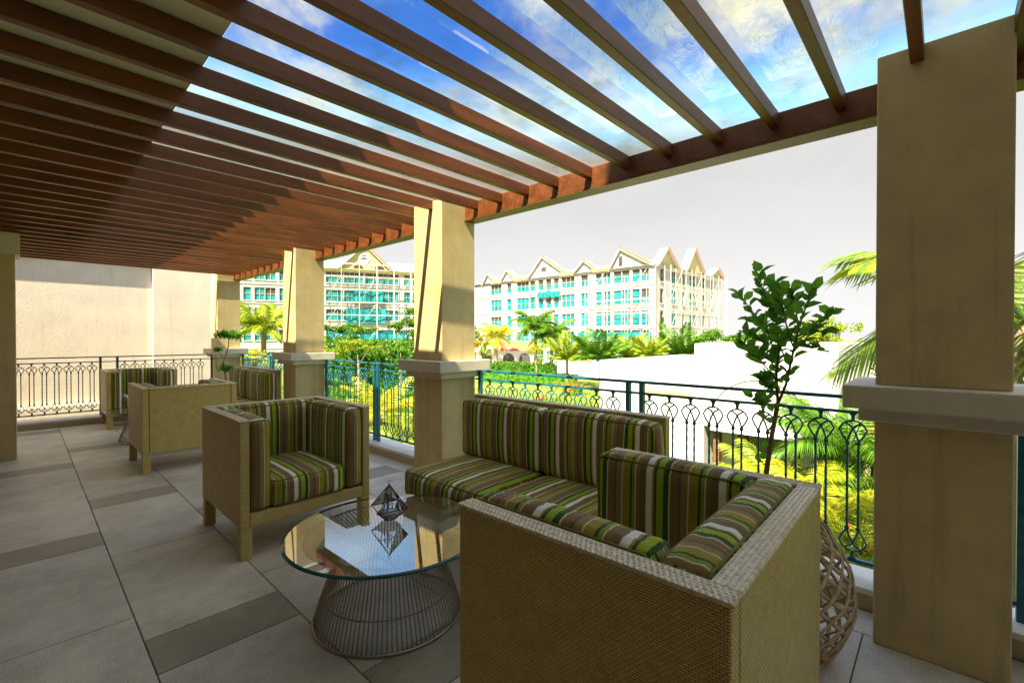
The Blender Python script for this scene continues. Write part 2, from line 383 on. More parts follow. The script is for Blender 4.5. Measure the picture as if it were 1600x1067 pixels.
# floor drain
m = MB(); m.box(.86, .98, 8.55, 8.67, 0.0005, .004); dr = m.build('floor_drain', 'steel', label='small metal drain grate set in the floor by the far railing', cat='drain')

# ------------------------------------------------------------------ terrace wall below, kerbs
m = MB(); m.box(-3.2, 2.98, -7.0, 9.7, GZ-.1, -.352); m.build('terrace_base', 'wall_cream', kind='structure')
def kerb(name, x0, x1, y0, y1, tr=True):
    root = link(name, None, kind='structure')
    a = MB().box(x0+.01, x1-.01, y0+.01, y1-.01, -.004, .075)
    b = MB().box(x0, x1, y0, y1, .075, .105)
    if tr: a.xform(OM); b.xform(OM)
    a.build('kerb_body', 'kerb_side', root); b.build('kerb_top', 'kerb_white', root, bevel=.004)
kerb('outer_kerb', 2.745, 3.0, -6.5, 9.70)
kerb('end_kerb', -1.8, 2.60, 9.32, 9.68, False)

# ------------------------------------------------------------------ columns
def column(x, y0, y1, w, label):
    cxx, cyy = x+w/2, (y0+y1)/2; hw, hd = w/2, (y1-y0)/2
    t = thing('column', label, 'column', (cxx, cyy, 0), PHI if y0 < 9 else 0)
    MB().box(-hw, hw, -hd, hd, 0, .95).build('pedestal', 'stucco', t, bevel=.006)
    MB().box(-hw-.05, hw+.05, -hd-.05, hd+.05, .95, 1.005).build('cap_moulding', 'stucco_trim', t, bevel=.004)
    MB().box(-hw-.1, hw+.1, -hd-.1, hd+.1, 1.005, 1.10).build('cap', 'stucco_trim', t, bevel=.006)
    MB().box(-hw+.002, hw-.002, -hd+.002, hd-.002, 1.10, 2.478).build('shaft', 'stucco', t, bevel=.006)
column(2.476, -.188, .215, .366, 'large square beige column nearest the camera, at the right edge of the terrace')
column(2.434, 3.11, 3.51, .385, 'square beige column behind the striped sofa, sunlit on its upper left face')
column(2.394, 6.07, 6.47, .385, 'square beige column beyond the open-fronted armchair, second from the far end')
column(2.352, 9.35, 9.75, .37, 'farthest beige column at the corner of the end railing')
column(2.52, -3.6, -3.2, .38, 'square beige column farthest back past the near column')

# ------------------------------------------------------------------ pergola: beam, rafters, glass
pg = thing('pergola', 'long brown slatted pergola with a glass top over the terrace', 'pergola')
b = MB().box(2.745, 2.86, -6.6, 9.45, 2.345, 2.486).xform(OM); b.build('beam', 'timber', pg, bevel=.004)
b = MB().box(2.735, 2.87, -6.6, 9.45, 2.331, 2.343).xform(OM); b.build('beam_flashing', 'timber_dark', pg)
rm = {}
y = .948-.288*26; k = 0
while y < 9.35:
    xe = 2.743-PHI*y
    q = MB().box(-3.0, xe, -.022, .022, 2.408, 2.484)
    o = q.build('rafter', 'timber', pg, loc=(0, y, 0), bevel=.003); y += .288
y = -6.18
while y < 9.4:
    y2 = min(y+1.44, 9.44)
    q = MB(); q.poly([(.552, y+.002, 2.492), (2.90-PHI*y, y+.002, 2.492), (2.90-PHI*y2, y2-.002, 2.492), (.552, y2-.002, 2.492)][::-1])
    q.build('glass_pane', 'roof_glass', pg); y = y2
# ceiling and the building above it
m = MB(); m.box(-3.2, .548, -7.0, 9.45, 2.488, 2.75); m.build('ceiling', 'ceiling_paint', kind='structure')
hs = thing('hotel_wing', 'cream building wing behind and above the terrace ceiling, with an added unseen side wall', 'building')
MB().box(-3.4, -3.2, -7.2, 11.2, GZ, 3.64).build('wall', 'interior_wall', hs)
MB().box(-3.2, 3.0, -7.2, -7.002, GZ, 2.75).build('side_wall', 'interior_wall', hs)  # unseen end wall, added to keep light out and darken the terrace
MB().box(-3.2, .55, .56, 9.45, 2.752, 3.64).build('parapet', 'wall_cream', hs)
MB().box(-3.2, .55, -9, .558, 2.752, 9.0).build('upper_wall', 'wall_cream', hs)

# interior pillar and end wall
t = thing('pillar', 'plain beige pillar at the left edge of the photo near the end railing', 'pillar', (-.30, 7.4, 0))
MB().box(-.35, .25, -.2, .2, 0, 2.40).build('shaft', 'stucco', t, bevel=.005)
MB().box(-.36, .285, -.21, .21, 2.18, 2.406).build('head_block', 'stucco_trim', t)
t = thing('end_wall', 'tall pale plastered wall beyond the end railing with a recessed panel', 'wall', (0, 11.3, 0))
MB().box(-5, 3.0, .06, .3, GZ, 4.2).build('recessed_panel', 'wall_cream', t)
MB().box(1.75, 3.0, -.02, .058, GZ, 4.2).build('pilaster', 'wall_cream', t, bevel=.006)
MB().box(-5, 1.748, -.02, .058, 2.72, 4.2).build('lintel', 'wall_cream', t, bevel=.006)
MB().box(-5, 1.748, -.02, .058, GZ, .1).build('dado', 'wall_cream', t, bevel=.006)

# ------------------------------------------------------------------ railings
def unit_mesh():
    q = MB(); ms = .5525; r = .0052
    for sgn in (1, -1):
        Z = lambda z: z if sgn > 0 else 2*ms-z
        q.tube([(0, 0, Z(.918)), (0, 0, Z(.906)), (0, 0, Z(.888)), (0, 0, Z(.878))], [.019, .0095, .008, .014], 6)
        for d in (1, -1):
            q.tube([(0, d*.004, Z(.880)), (0, d*.022, Z(.877)), (0, d*.042, Z(.862)), (0, d*.057, Z(.836)), (0, d*.043, Z(.805)), (0, d*.0235, Z(.774))], r, 5)
            q.tube([(0, -d*.034, Z(.870)), (0, -d*.008, Z(.853)), (0, d*.008, Z(.825)), (0, d*.018, Z(.795)), (0, d*.0225, Z(.774))], r, 5)
            q.tube([(0, d*.023, Z(.782)), (0, d*.023, Z(.772)), (0, d*.023, Z(.764)), (0, d*.023, Z(.752))], [.004, .0115, .0115, .004], 6)
    for d in (1, -1):
        n = 14; q.tube([(0, d*.023, .345+(.755-.345)*i/n) for i in range(n+1)], [.0056+.0014*(i % 2) for i in range(n+1)], 5)
    return q.mesh('baluster', 'rail_metal')
UM = unit_mesh()
def railing(label, p0, p1, posts, first, pitch=.1365, group='iron railings along the terrace edge'):
    """runs from p0 to p1; posts and balusters measured along it"""
    p0 = Vector(p0); p1 = Vector(p1); L = (p1-p0).length; d = (p1-p0)/L
    rz = math.atan2(d.y, d.x)-math.pi/2
    t = thing('railing', label, 'railing', (p0.x, p0.y, 0), rz, group)
    MB().box(-.017, .017, 0, L, .990, 1.008).build('top_rail', 'rail_metal', t, bevel=.003)
    MB().box(-.012, .012, 0, L, .918, .932).build('lower_rail', 'rail_metal', t)
    MB().box(-.014, .014, 0, L, .172, .188).build('bottom_rail', 'rail_metal', t)
    for y in posts: MB().box(-.0155, .0155, y-.015, y+.015, .105, .990).build('post', 'rail_metal', t)
    y = first
    while y < L-.03:
        if all(abs(y-q) > .05 for q in posts): link('baluster', UM, t, (0, y, 0))
        y += pitch
XR = 2.868
def on(y): return tuple((OM @ Vector((XR, y, 0)))[:2])
railing('dark green iron railing behind the striped sofa and potted tree', on(.22), on(3.10), [2.84-.02, 1.47-.22, 1.57-.22], .105)
railing('blue green iron railing between the two sunlit columns', on(3.52), on(6.06), [.04, 1.22, 1.30, 2.50], .11)
railing('iron railing behind the far sofa before the corner column', on(6.48), on(9.34), [.04, 1.40, 1.50, 2.80], .11)
railing('iron railing past the nearest column at the right edge', on(-3.15), on(-.20), [.04, 1.42, 1.52, 2.90], .11)
railing('dark iron railing across the far end in front of the pale wall', (-1.7, 9.5), (2.35, 9.5), [.03, 2.52, 2.72, 4.0], .12, .128)

# ------------------------------------------------------------------ furniture
def cushion(w, d, h, axis, r=.03, puff=.010, seed=0, ofs=0):
    """rounded, slightly puffed block; stripes vary along axis (0 = x, 1 = y)"""
    rnd = random.Random(seed); n = 12; q = MB(); H = (w/2, d/2, h/2)
    idx = {}
    def vert(p):
        key = tuple(round(c, 5) for c in p)
        if key in idx: return idx[key]
        x = [p[i]*H[i] for i in range(3)]
        inn = [max(-(H[i]-r), min(H[i]-r, x[i])) for i in range(3)]
        dv = Vector([x[i]-inn[i] for i in range(3)])
        if dv.length > 1e-7:
            dv = dv.normalized()*r
        y = Vector(inn)+dv
        for i in range(3):
            a, b = (i+1) % 3, (i+2) % 3
            k = (1-p[a]**2)*(1-p[b]**2); y[i] += math.copysign(1, p[i])*k*puff*(abs(p[i])**6)
        y += Vector([.0016*math.sin(17*p[0]+3*p[1]+seed), .0016*math.sin(13*p[1]+5*p[2]+seed*2), .0022*math.sin(11*p[0]+7*p[1]+seed*3)])
        idx[key] = len(q.v); q.v.append(tuple(y)); return idx[key]
    def sp(t): # denser near edges
        return math.sin(t*math.pi/2)*.5+t*.5
    T = [sp(-1+2*i/n) for i in range(n+1)]
    for ax in range(3):
        a, b = (ax+1) % 3, (ax+2) % 3
        for sg in (1, -1):
            for i in range(n):
                for j in range(n):
                    c = []
                    for (ii, jj) in ((i, j), (i+1, j), (i+1, j+1), (i, j+1)):
                        p = [0, 0, 0]; p[ax] = sg; p[a] = T[ii]; p[b] = T[jj]; c.append(vert(p))
                    if sg < 0: c = c[::-1]
                    uv = []
                    for vi in c:
                        v = q.v[vi]
                        if ax == axis: uv.append((v[1-axis]+ofs+.37, v[2]))
                        else: uv.append((v[axis]+ofs, v[2]+v[1-axis]))
                    q.face(c, uv, True)
    dims = (w, d, h); ta = min(range(3), key=lambda i: dims[i]); a, b = (ta+1) % 3, (ta+2) % 3
    for sg in (1, -1):
        P = []
        for (sa, sb, a0) in ((1, 1, 0), (-1, 1, 90), (-1, -1, 180), (1, -1, 270)):
            for k in range(5):
                an = R(a0+22.5*k); p = [0, 0, 0]; rr = r*.74
                p[a] = sa*(H[a]-r)+rr*math.cos(an); p[b] = sb*(H[b]-r)+rr*math.sin(an); p[ta] = sg*(H[ta]-r+r*.74)
                P.append(p)
        Q = []
        for i in range(len(P)):
            p0, p1 = Vector(P[i]), Vector(P[(i+1) % len(P)]); Q.append(p0)
            if (p1-p0).length > .08:
                for k in range(1, 8): Q.append(p0.lerp(p1, k/8)+Vector([rnd.uniform(-.0012, .0012) for _ in range(3)]))
        q.tube(Q, .0038, 5, closed=True, mi=1)
    return q.mesh('cushion', ['stripes', 'piping'])
def rim_panel(name, t, x0, x1, y0, y1, z0, z1):
    """wicker panel whose top edge is a woven rim strip (a sub-part)"""
    p = MB().box(x0, x1, y0, y1, z0, z1-.012).build(name, 'wicker', t, bevel=.006)
    e = .003
    q = MB().box(x0-e, x1+e, y0-e, y1+e, z1-.012, z1-.003)
    lx, ly = x1-x0+2*e, y1-y0+2*e; along = 0 if lx > ly else 1; L = max(lx, ly); W = min(lx, ly); nr = 5; st = .0135; rw = W/nr; rg = random.Random(int(L*1000))
    for j in range(nr+2):
        k = 0
        while k*st < L-.004:
            a = k*st+.006+(j % 2)*st*.45; sg = 1 if j % 2 else -1
            if j < nr: c = (a, (j+.5)*rw, z1-.0025)
            else: c = (a, -.0005 if j == nr else W+.0005, z1-.0085)
            hl = .0085*rg.uniform(.9, 1.1); dy = sg*.0028 if j < nr else 0; b = len(q.v); w_ = .0042; hz = .0036
            pts = [(-hl, -dy, -.001), (0, -w_, 0), (0, 0, hz), (0, w_, 0), (hl, dy, -.001)]
            if j >= nr: pts = [(-hl, 0, -sg*.002), (0, 0, -w_), (0, hz*(-1 if j == nr else 1), 0), (0, 0, w_), (hl, 0, sg*.002)]
            for (px, py, pz) in pts:
                X, Y = (c[0]+px, c[1]+py) if along == 0 else (W-(c[1]+py), c[0]+px)
                q.v.append((x0-e+X, y0-e+Y, c[2]+pz+rg.uniform(-.0004, .0004)))
            fl = j == nr+1
            for f in ((0, 1, 2), (0, 2, 3), (1, 4, 2), (2, 4, 3)): q.face([b+i for i in (f[::-1] if fl else f)], smooth=True)
            k += 1
    q.build('rim', 'wicker_strand', p)
    return p
def armchair(label, x0, x1, y0, y1, face, seed, rz=0, H=.82, group='wicker armchairs with striped cushions'):
    """local frame: opening faces -y; the chair is turned for face=+1"""
    W, D = x1-x0, y1-y0; cx_, cy_ = (x0+x1)/2, (y0+y1)/2
    t = thing('armchair', label, 'armchair', (cx_, cy_, 0), (math.pi if face > 0 else 0)+rz, group)
    w, d = W/2, D/2; th = .052; zb = .19
    rim_panel('side_panel', t, -w, -w+th, -d, d, zb, H); rim_panel('side_panel', t, w-th, w, -d, d, zb, H)
    rim_panel('back_panel', t, -w+th+.003, w-th-.003, d-th, d, zb, H)
    MB().box(-w+th+.001, w-th-.001, -d, -d+.05, zb, .265).build('front_rail', 'wicker', t, bevel=.006)
    MB().box(-w+th+.001, w-th-.001, -d+.051, d-th-.001, zb+.02, .25).build('seat_base', 'wicker', t)
    for sx in (-1, 1):
        for sy in (-1, 1):
            a, b = (sx*w, sx*(w-.068)), (sy*d, sy*(d-.068))
            MB().box(min(a)+.002, max(a)-.002, min(b)+.002, max(b)-.002, 0, zb+.001).build('leg', 'wicker', t, bevel=.004)
    ct = .118; iw = W-2*th; id_ = D-th
    def put(name, me, loc): link(name, me, t, loc)
    bh = H+(.008 if seed == 2 else -.010)-.27
    put('back_cushion', cushion(iw-.006, ct, bh, 0, .03, .012, seed, ofs=.05*seed), (0, d-th-ct/2-.002, .27+bh/2))
    for sx in (-1, 1):
        put('arm_cushion', cushion(ct, id_-ct-.006, bh-.004, 1, .032, .012, seed+sx+3, ofs=.03*seed), (sx*(w-th-ct/2-.002), -d+(id_-ct)/2-.004, .27+bh/2))
    sw = iw-2*ct-.012
    put('seat_cushion', cushion(sw, id_-ct+.004, .175, 0, .04, .014, seed+9, ofs=.11*seed), (0, -d+(id_-ct)/2-.002, .262+.0875))
    return t
armchair('wicker armchair behind the coffee table, its open front facing the camera', .853, 1.675, 2.954, 3.77, -1, 1)
armchair('large wicker armchair in the right foreground seen from behind and above', .875, 1.79, .285, 1.035, 1, 2, rz=R(.8))
armchair('wicker armchair seen from its plain back, standing left beyond the open-fronted armchair', .764, 1.56, 5.50, 6.32, 1, 3)
armchair('farthest wicker armchair, beside the end railing', .80, 1.62, 8.55, 9.28, -1, 4)
def sofa(label, x0, x1, y0, y1, seed, H=.875):
    t = thing('sofa', label, 'sofa', ((x0+x1)/2, (y0+y1)/2, 0), PHI, 'wicker sofas along the railing')
    w, d = (x1-x0)/2, (y1-y0)/2; zb = .19
    rim_panel('back_panel', t, w-.055, w, -d, d, zb, H)
    MB().box(-w, w-.057, -d, d, zb, .265).build('seat_frame', 'wicker', t, bevel=.006)
    for sx in (-1, 1):
        for sy in (-1, 1):
            a, b = (sx*(w-.003), sx*(w-.068)), (sy*(d-.003), sy*(d-.068))
            MB().box(min(a), max(a), min(b), max(b), 0, zb-.001).build('leg', 'wicker', t, bevel=.004)
    for i, s in enumerate((-1, 1)):
        link('seat_cushion', cushion(2*w-.055-.01, d-.006, .18, 1, .045, .016, seed+i, ofs=.09*seed+i*.04), t, (-.0275-.01, s*d/2, .266+.09))
        link('back_cushion', cushion(.13, d-.008, H-.03-.445, 1, .035, .016, seed+5+i, ofs=.03*seed+i*.06), t, (w-.055-.067, s*d/2, .447+(H-.03-.445)/2))
    return t
sofa('two seat wicker sofa with green striped cushions against the railing by the coffee table', 1.70, 2.395, 1.075, 2.575, 1)
sofa('far two seat wicker sofa with sunlit striped cushions by the end of the terrace', 1.63, 2.31, 6.35, 7.82, 4)

# coffee tables
def coffee_table(x, y, label, nw=102, rt=.465):
    t = thing('coffee_table', label, 'coffee table', (x, y, 0), 0, 'round glass coffee tables with wire bases')
    g = MB(); g.lathe([(rt-.006, .384), (rt, .388), (rt, .393), (rt-.012, .397)], 96, cap=False); g.poly([((rt-.012)*math.cos(2*math.pi*k/96), (rt-.012)*math.sin(2*math.pi*k/96), .397) for k in range(96)])
    gl = g.mesh('glass_top', ['table_glass', 'glass_edge'])
    for p in gl.polygons:
        if len(p.vertices) == 4: p.material_index = 1
    # single sheet inside: drop bottom cap so that the pane reads as one clear sheet
    link('glass_top', gl, t)
    prof = [(.335, .012), (.322, .06), (.302, .12), (.280, .18), (.262, .23), (.252, .27), (.252, .30), (.264, .325), (.290, .345), (.33, .362), (.375, .374)]
    wm = MB().tube([(r, 0, z) for r, z in prof], .0029, 5).mesh('wire', 'wire_metal')
    for i in range(nw): link('wire', wm, t, rot=(0, 0, 2*math.pi*i/nw))
    def ring(nm, r, z, rr):
        MB().tube([(r*math.cos(2*math.pi*k/72), r*math.sin(2*math.pi*k/72), z) for k in range(72)], rr, 6, closed=True).build(nm, 'steel', t)
    ring('base_ring', .337, .007, .0065); ring('hoop', .296, .125, .0036); ring('top_ring', .375, .378, .0045)
    return t
tt = coffee_table(1.193, 1.924, 'round glass coffee table with steel wire base in the middle of the seating group')
coffee_table(1.13, 7.38, 'small far glass coffee table half hidden behind the armchair seen from its back', 48)

# geometric terrarium on the table
t = thing('terrarium', 'faceted glass terrarium with black edges holding succulents on the coffee table', 'terrarium', (1.24, 2.0, .3985), R(12))
EQ = [Vector((.098*math.cos(R(90*k+20)), .098*math.sin(R(90*k+20)), .062)) for k in range(4)]
BT = [Vector((.030*math.cos(R(90*k+20)), .030*math.sin(R(90*k+20)), .004)) for k in range(4)]; AP = Vector((0, 0, .175))
for k in range(4):
    a, b = EQ[k], EQ[(k+1) % 4]; c, d = BT[k], BT[(k+1) % 4]
    MB().poly([a, b, AP]).build('pane', 'terrarium_glass', t); MB().poly([c, d, b, a]).build('pane', 'terrarium_glass', t)
e = MB()
for k in range(4):
    a, b = EQ[k], EQ[(k+1) % 4]; c, d = BT[k], BT[(k+1) % 4]
    e.tube([a, b], .0022, 5); e.tube([a, AP], .0022, 5); e.tube([c, a], .0022, 5); e.tube([c, d], .0022, 5)
e.build('lead_frame', 'black_metal', t)
MB().tube([(.009*math.cos(a*.5236), 0, .186+.009*math.sin(a*.5236)) for a in range(12)], .0014, 5, closed=True).build('hanging_ring', 'black_metal', t)
MB().lathe([(.028, .006), (.055, .03), (.062, .036), (.02, .042)], 12).build('gravel', 'pebble', t)
s = MB(); rr = random.Random(3)
for i in range(6):
    bx, by = rr.uniform(-.03, .03), rr.uniform(-.03, .03); hx, hy = bx*.3+rr.uniform(-.012, .012), by*.3; hh = rr.uniform(.07, .115)
    s.tube([(bx, by, .035), ((bx+hx)/2, (by+hy)/2, .035+hh*.5), (hx, hy, .03+hh)], .0022, 4)
    for j in range(9):
        f = (j+1)/9; px, py, pz = bx+(hx-bx)*f, by+(hy-by)*f, .035+hh*f
        an = rr.uniform(0, 6.28); L = .016
        p = Vector((px, py, pz)); q = p+Vector((math.cos(an)*L, math.sin(an)*L, .012)); n = Vector((-math.sin(an), math.cos(an), 0))*.004
        s.poly([p, (p+q)/2+n, q, (p+q)/2-n])
s.build('succulent', 'leaf_green', t)

# ------------------------------------------------------------------ potted tree in woven basket
def leaf_mesh(L, W, mat, fold=.25):
    q = MB(); q.v = [(0, 0, 0), (L*.3, W*.42, W*fold), (L*.65, W*.45, W*fold*.8), (L, 0, -L*.08), (L*.65, -W*.45, W*fold*.8), (L*.3, -W*.42, W*fold), (L*.33, 0, .0), (L*.68, 0, -L*.02)]
    for f in ((0, 6, 1), (1, 6, 7, 2), (2, 7, 3), (3, 7, 4), (4, 7, 6, 5), (5, 6, 0)): q.face(f, smooth=True)
    return q.mesh('leaf', mat)
PX, PY = 2.20, .50
t = thing('potted_tree', 'small leafy tree in a woven basket planter behind the foreground armchair', 'potted tree', (PX, PY, 0))
def brad(z):   # basket radius
    a = z/.55; return .12+.135*math.sin(min(1, max(0, a*.92+.06))*math.pi)**.8
bs = link('basket', None, t); 
for k in range(34):
    q = MB(); sg = 1 if k % 2 else -1; a0 = 2*math.pi*(k//2)/17
    pts = []
    for i in range(19):
        z = .012+.54*i/18; a = a0+sg*i/18*2.6; r = brad(z)+.0045*sg+.003*math.sin(i*1.7+k)
        pts.append((r*math.cos(a), r*math.sin(a), z))
    q.tube(pts, .0085, 5, flat=.55); q.build('strand', 'rattan', bs)
for z in (.012, .552):
    MB().tube([(brad(z)*math.cos(a*.1745), brad(z)*math.sin(a*.1745), z) for a in range(36)], .011, 6, closed=True).build('hoop', 'rattan', bs)
MB().lathe([(.09, .02), (.12, .10), (.12, .40), (.105, .42)], 20).build('inner_pot', 'soil', t)
def rel(u, v, dd=0):
    d = PX*S_+PY*C_+dd; x, y, z = G(u, d, ZV(v, d)); return Vector((x-PX, y-PY, z))
rnd = random.Random(11)
trunk = MB().tube([(0, 0, .38), rel(1198, 740), rel(1205, 690), rel(1213, 645), rel(1216, 628)], [.013, .011, .010, .009, .008], 7)
trunk.build('trunk', 'bark', t)
lm = [leaf_mesh(L, W, 'leaf_deep') for L, W in ((.052, .030), (.045, .028), (.060, .032), (.036, .024))]
br = [((1216, 628, 0), (1213, 585, .02), (1217, 540, 0), (1212, 500, -.02), (1205, 465, 0)), ((1217, 628, 0), (1229, 600, -.02), (1240, 550, -.04), (1250, 510, -.03), (1262, 470, -.04), (1266, 442, -.04)),
      ((1213, 560, 0), (1200, 520, .06), (1180, 490, .08), (1155, 462, .1)), ((1217, 540, 0), (1212, 490, .02), (1190, 455, .02), (1185, 425, .03)), ((1240, 550, 0), (1265, 520, .1), (1285, 500, .12), (1300, 490, .12)),
      ((1240, 540, 0), (1225, 500, -.1), (1222, 470, -.12), (1215, 450, -.12)), ((1213, 590, 0), (1190, 565, .05), (1172, 548, .06), (1160, 535, .08)), ((1225, 560, 0), (1215, 530, .12), (1190, 505, .16), (1170, 500, .18)),
      ((1250, 520, 0), (1245, 490, .1), (1240, 470, .14), (1236, 455, .14)), ((1245, 530, 0), (1275, 515, -.1), (1290, 520, -.14)), ((1217, 620, 0), (1200, 600, .03), (1190, 590, .05)), ((1217, 640, 0), (1195, 630, -.04), (1178, 622, -.06)), ((1235, 530, 0), (1260, 540, .05), (1280, 545, .08)),
      ((1217, 545, 0), (1190, 535, -.08), (1170, 520, -.1)), ((1214, 575, 0), (1200, 556, -.06), (1186, 548, -.08))]
cnt = 0
for bi, pp in enumerate(br):
    P = [rel(u+rnd.uniform(-2, 2), v, d) for u, v, d in pp]
    MB().tube(P, [.0065-.0045*i/(len(P)-1) if bi < 2 else .0035-.002*i/(len(P)-1) for i in range(len(P))], 5).build('branch', 'twig', t)
    nl = 30 if bi < 2 else 22 if len(P) > 3 else 15
    for i in range(nl):
        f = (.25 if bi > 1 else .18)+.78*i/(nl-1); k = f*(len(P)-1); a = min(int(k), len(P)-2); p = P[a].lerp(P[a+1], k-a)
        dr_ = (P[a+1]-P[a]).normalized(); an = i*2.4+bi
        side = Vector((math.cos(an), math.sin(an), .25+rnd.uniform(-.3, .4)))
        dv = (dr_*.5+side).normalized(); q = Vector((1, 0, 0)).rotation_difference(dv) @ Quaternion((1, 0, 0), rnd.uniform(-1.2, 1.2))
        o = link('leaf', lm[rnd.randrange(4)], t, p+Vector((rnd.uniform(-.01, .01),)*3)); o.rotation_mode = 'QUATERNION'; o.rotation_quaternion = q; sc = rnd.uniform(.9, 1.45); o.scale = (sc,)*3
        cnt += 1
# lower sprigs on the trunk
for (u, v) in ((1195, 645), (1200, 655), (1205, 662), (1190, 700), (1188, 715), (1183, 708), (1210, 605), (1198, 612), (1206, 618), (1192, 640), (1222, 652), (1187, 632), (1194, 627), (1203, 633), (1210, 598), (1200, 590), (1212, 640)):
    o = link('leaf', lm[rnd.randrange(3)], t, rel(u, v)); o.rotation_mode = 'QUATERNION'; o.rotation_quaternion = Quaternion((rnd.uniform(-1, 1), rnd.uniform(-1, 1), rnd.uniform(-1, 1)), rnd.uniform(0, 6)).normalized()

# far little plant
def tuft(mb, c, r, n, L, rnd, flat=.6, hang=0):
    for i in range(n):
        a = rnd.uniform(0, 6.283); b = rnd.uniform(-1, 1); rad = r*rnd.uniform(.3, 1)
        p = Vector(c)+Vector((math.cos(a)*rad*math.sqrt(1-b*b), math.sin(a)*rad*math.sqrt(1-b*b), b*rad*flat))
        d = Vector((rnd.gauss(0, 1), rnd.gauss(0, 1), rnd.gauss(0, .7)-hang)).normalized(); n_ = d.cross(Vector((rnd.gauss(0, 1), rnd.gauss(0, 1), rnd.gauss(0, 1)))).normalized()
        l = L*rnd.uniform(.6, 1.3); w = l*.32
        k = len(mb.v); mb.v += [tuple(p), tuple(p+d*l*.5+n_*w), tuple(p+d*l), tuple(p+d*l*.5-n_*w)]; mb.face((k, k+1, k+2, k+3))
t = thing('potted_plant', 'small clumped plant on a thin stem in front of the farthest column', 'potted plant', (2.28, 8.62, 0))
MB().lathe([(.12, 0), (.16, .30), (.165, .32), (.15, .32)], 20).build('pot', 'pot_white', t)
MB().lathe([(.15, .30), (.10, .335), (.02, .34)], 16).build('soil', 'soil', t)
MB().tube([(0, 0, .3), (.01, 0, .6), (-.02, .01, .9), (.05, 0, 1.15), (.06, .02, 1.3)], [.014, .012, .010, .008, .005], 6).build('stem', 'bark', t)
MB().tube([(-.01, 0, .95), (-.06, .03, 1.04), (-.10, .05, 1.08)], .005, 5).build('branch', 'bark', t)
q = MB(); rr = random.Random(5)
for c, r, n in (((.05, .0, 1.36), .15, 260), ((.14, -.05, 1.33), .13, 200), ((-.06, .03, 1.34), .12, 180), ((-.10, .05, 1.10), .07, 90), ((0, 0, .80), .13, 200), ((.07, -.02, .78), .09, 100)): tuft(q, c, r, n, .045, rr, .5)
q.build('foliage', 'leaf_deep', t)

# ------------------------------------------------------------------ vegetation
def frond_mesh(L, nleaf, droop, lw, ll, mat, rng, rise=.55):
    q = MB(); P = []
    for i in range(13):
        f = i/12; P.append(Vector((L*(f-.12*f*f*droop), 0, L*(rise*f-droop*.62*f*f))))
    q.tube(P, [.022*L/2.4*(1-.8*i/12) for i in range(13)], 4, mi=1)
    for i in range(nleaf):
        f = .12+.88*i/nleaf; k = f*12; a = min(int(k), 11); p = P[a].lerp(P[a+1], k-a); tg = (P[a+1]-P[a]).normalized()
        up = Vector((0, 1, 0)).cross(tg)*-1
        for sd in (1, -1):
            l = ll*L*(math.sin(math.pi*(.12+.82*f))**.6)*rng.uniform(.85, 1.1); fw = .55+.5*f
            dv = (tg*fw+Vector((0, sd, 0))*(1.05-.4*f)+Vector((0, 0, -.18-.25*rng.random()))).normalized()
            m1 = p+dv*l*.5; e = p+dv*l+Vector((0, 0, -.22*l)); wv = tg*lw*L
            b = len(q.v); q.v += [tuple(p), tuple(m1-wv), tuple(m1+wv), tuple(e)]; q.face((b, b+1, b+3, b+2))
    return q.mesh('frond', [mat, mat])
FR = {}
def fronds(key, L, rises, *a):
    if key not in FR: FR[key] = [frond_mesh(1.0, *a, random.Random(i*7+len(key)), rise=r) for i, r in enumerate(rises)]
    return FR[key]
def palm(label, x, y, z0, hz, L, nf, mat, r=.16, lean=(0, 0), nleaf=30, seed=1, key=None, droop=1.0, lw=.012, ll=.34, name='palm_tree', cat='palm tree', group='palm trees in the garden', rot0=0, rises=(1.05, .65, .25)):
    rg = random.Random(seed); t = thing(name, label, cat, (x, y, z0), 0, group)
    H = hz-z0; P = [Vector((lean[0]*(f**1.6), lean[1]*(f**1.6), H*f)) for f in [i/14 for i in range(15)]]
    q = MB().tube(P, [r*(1.15-.35*i/14)*(1+.10*(i % 2)) for i in range(15)], 9); q.build('trunk', 'bark', t)
    fs = fronds(key or mat+str(nleaf), 1, rises, nleaf, droop, lw, ll, mat)
    for i in range(nf):
        el = i % 3; o = link('frond', fs[el], t, P[-1]+Vector((0, 0, -.03*L)), (rg.uniform(-.15, .15), rg.uniform(-.25, .2), rot0+i*2.399+rg.uniform(-.2, .2))); s = L*rg.uniform(.82, 1.1); o.scale = (s, s, s)
    return t
def bushpalm(label, x, y, z0, L, nf, mat, seed, h=.3, **kw): return palm(label, x, y, z0, z0+h, L, nf, mat, r=.12, seed=seed, name='palm_bush', cat='palm bush', group='spiky palm bushes in the garden', **kw)
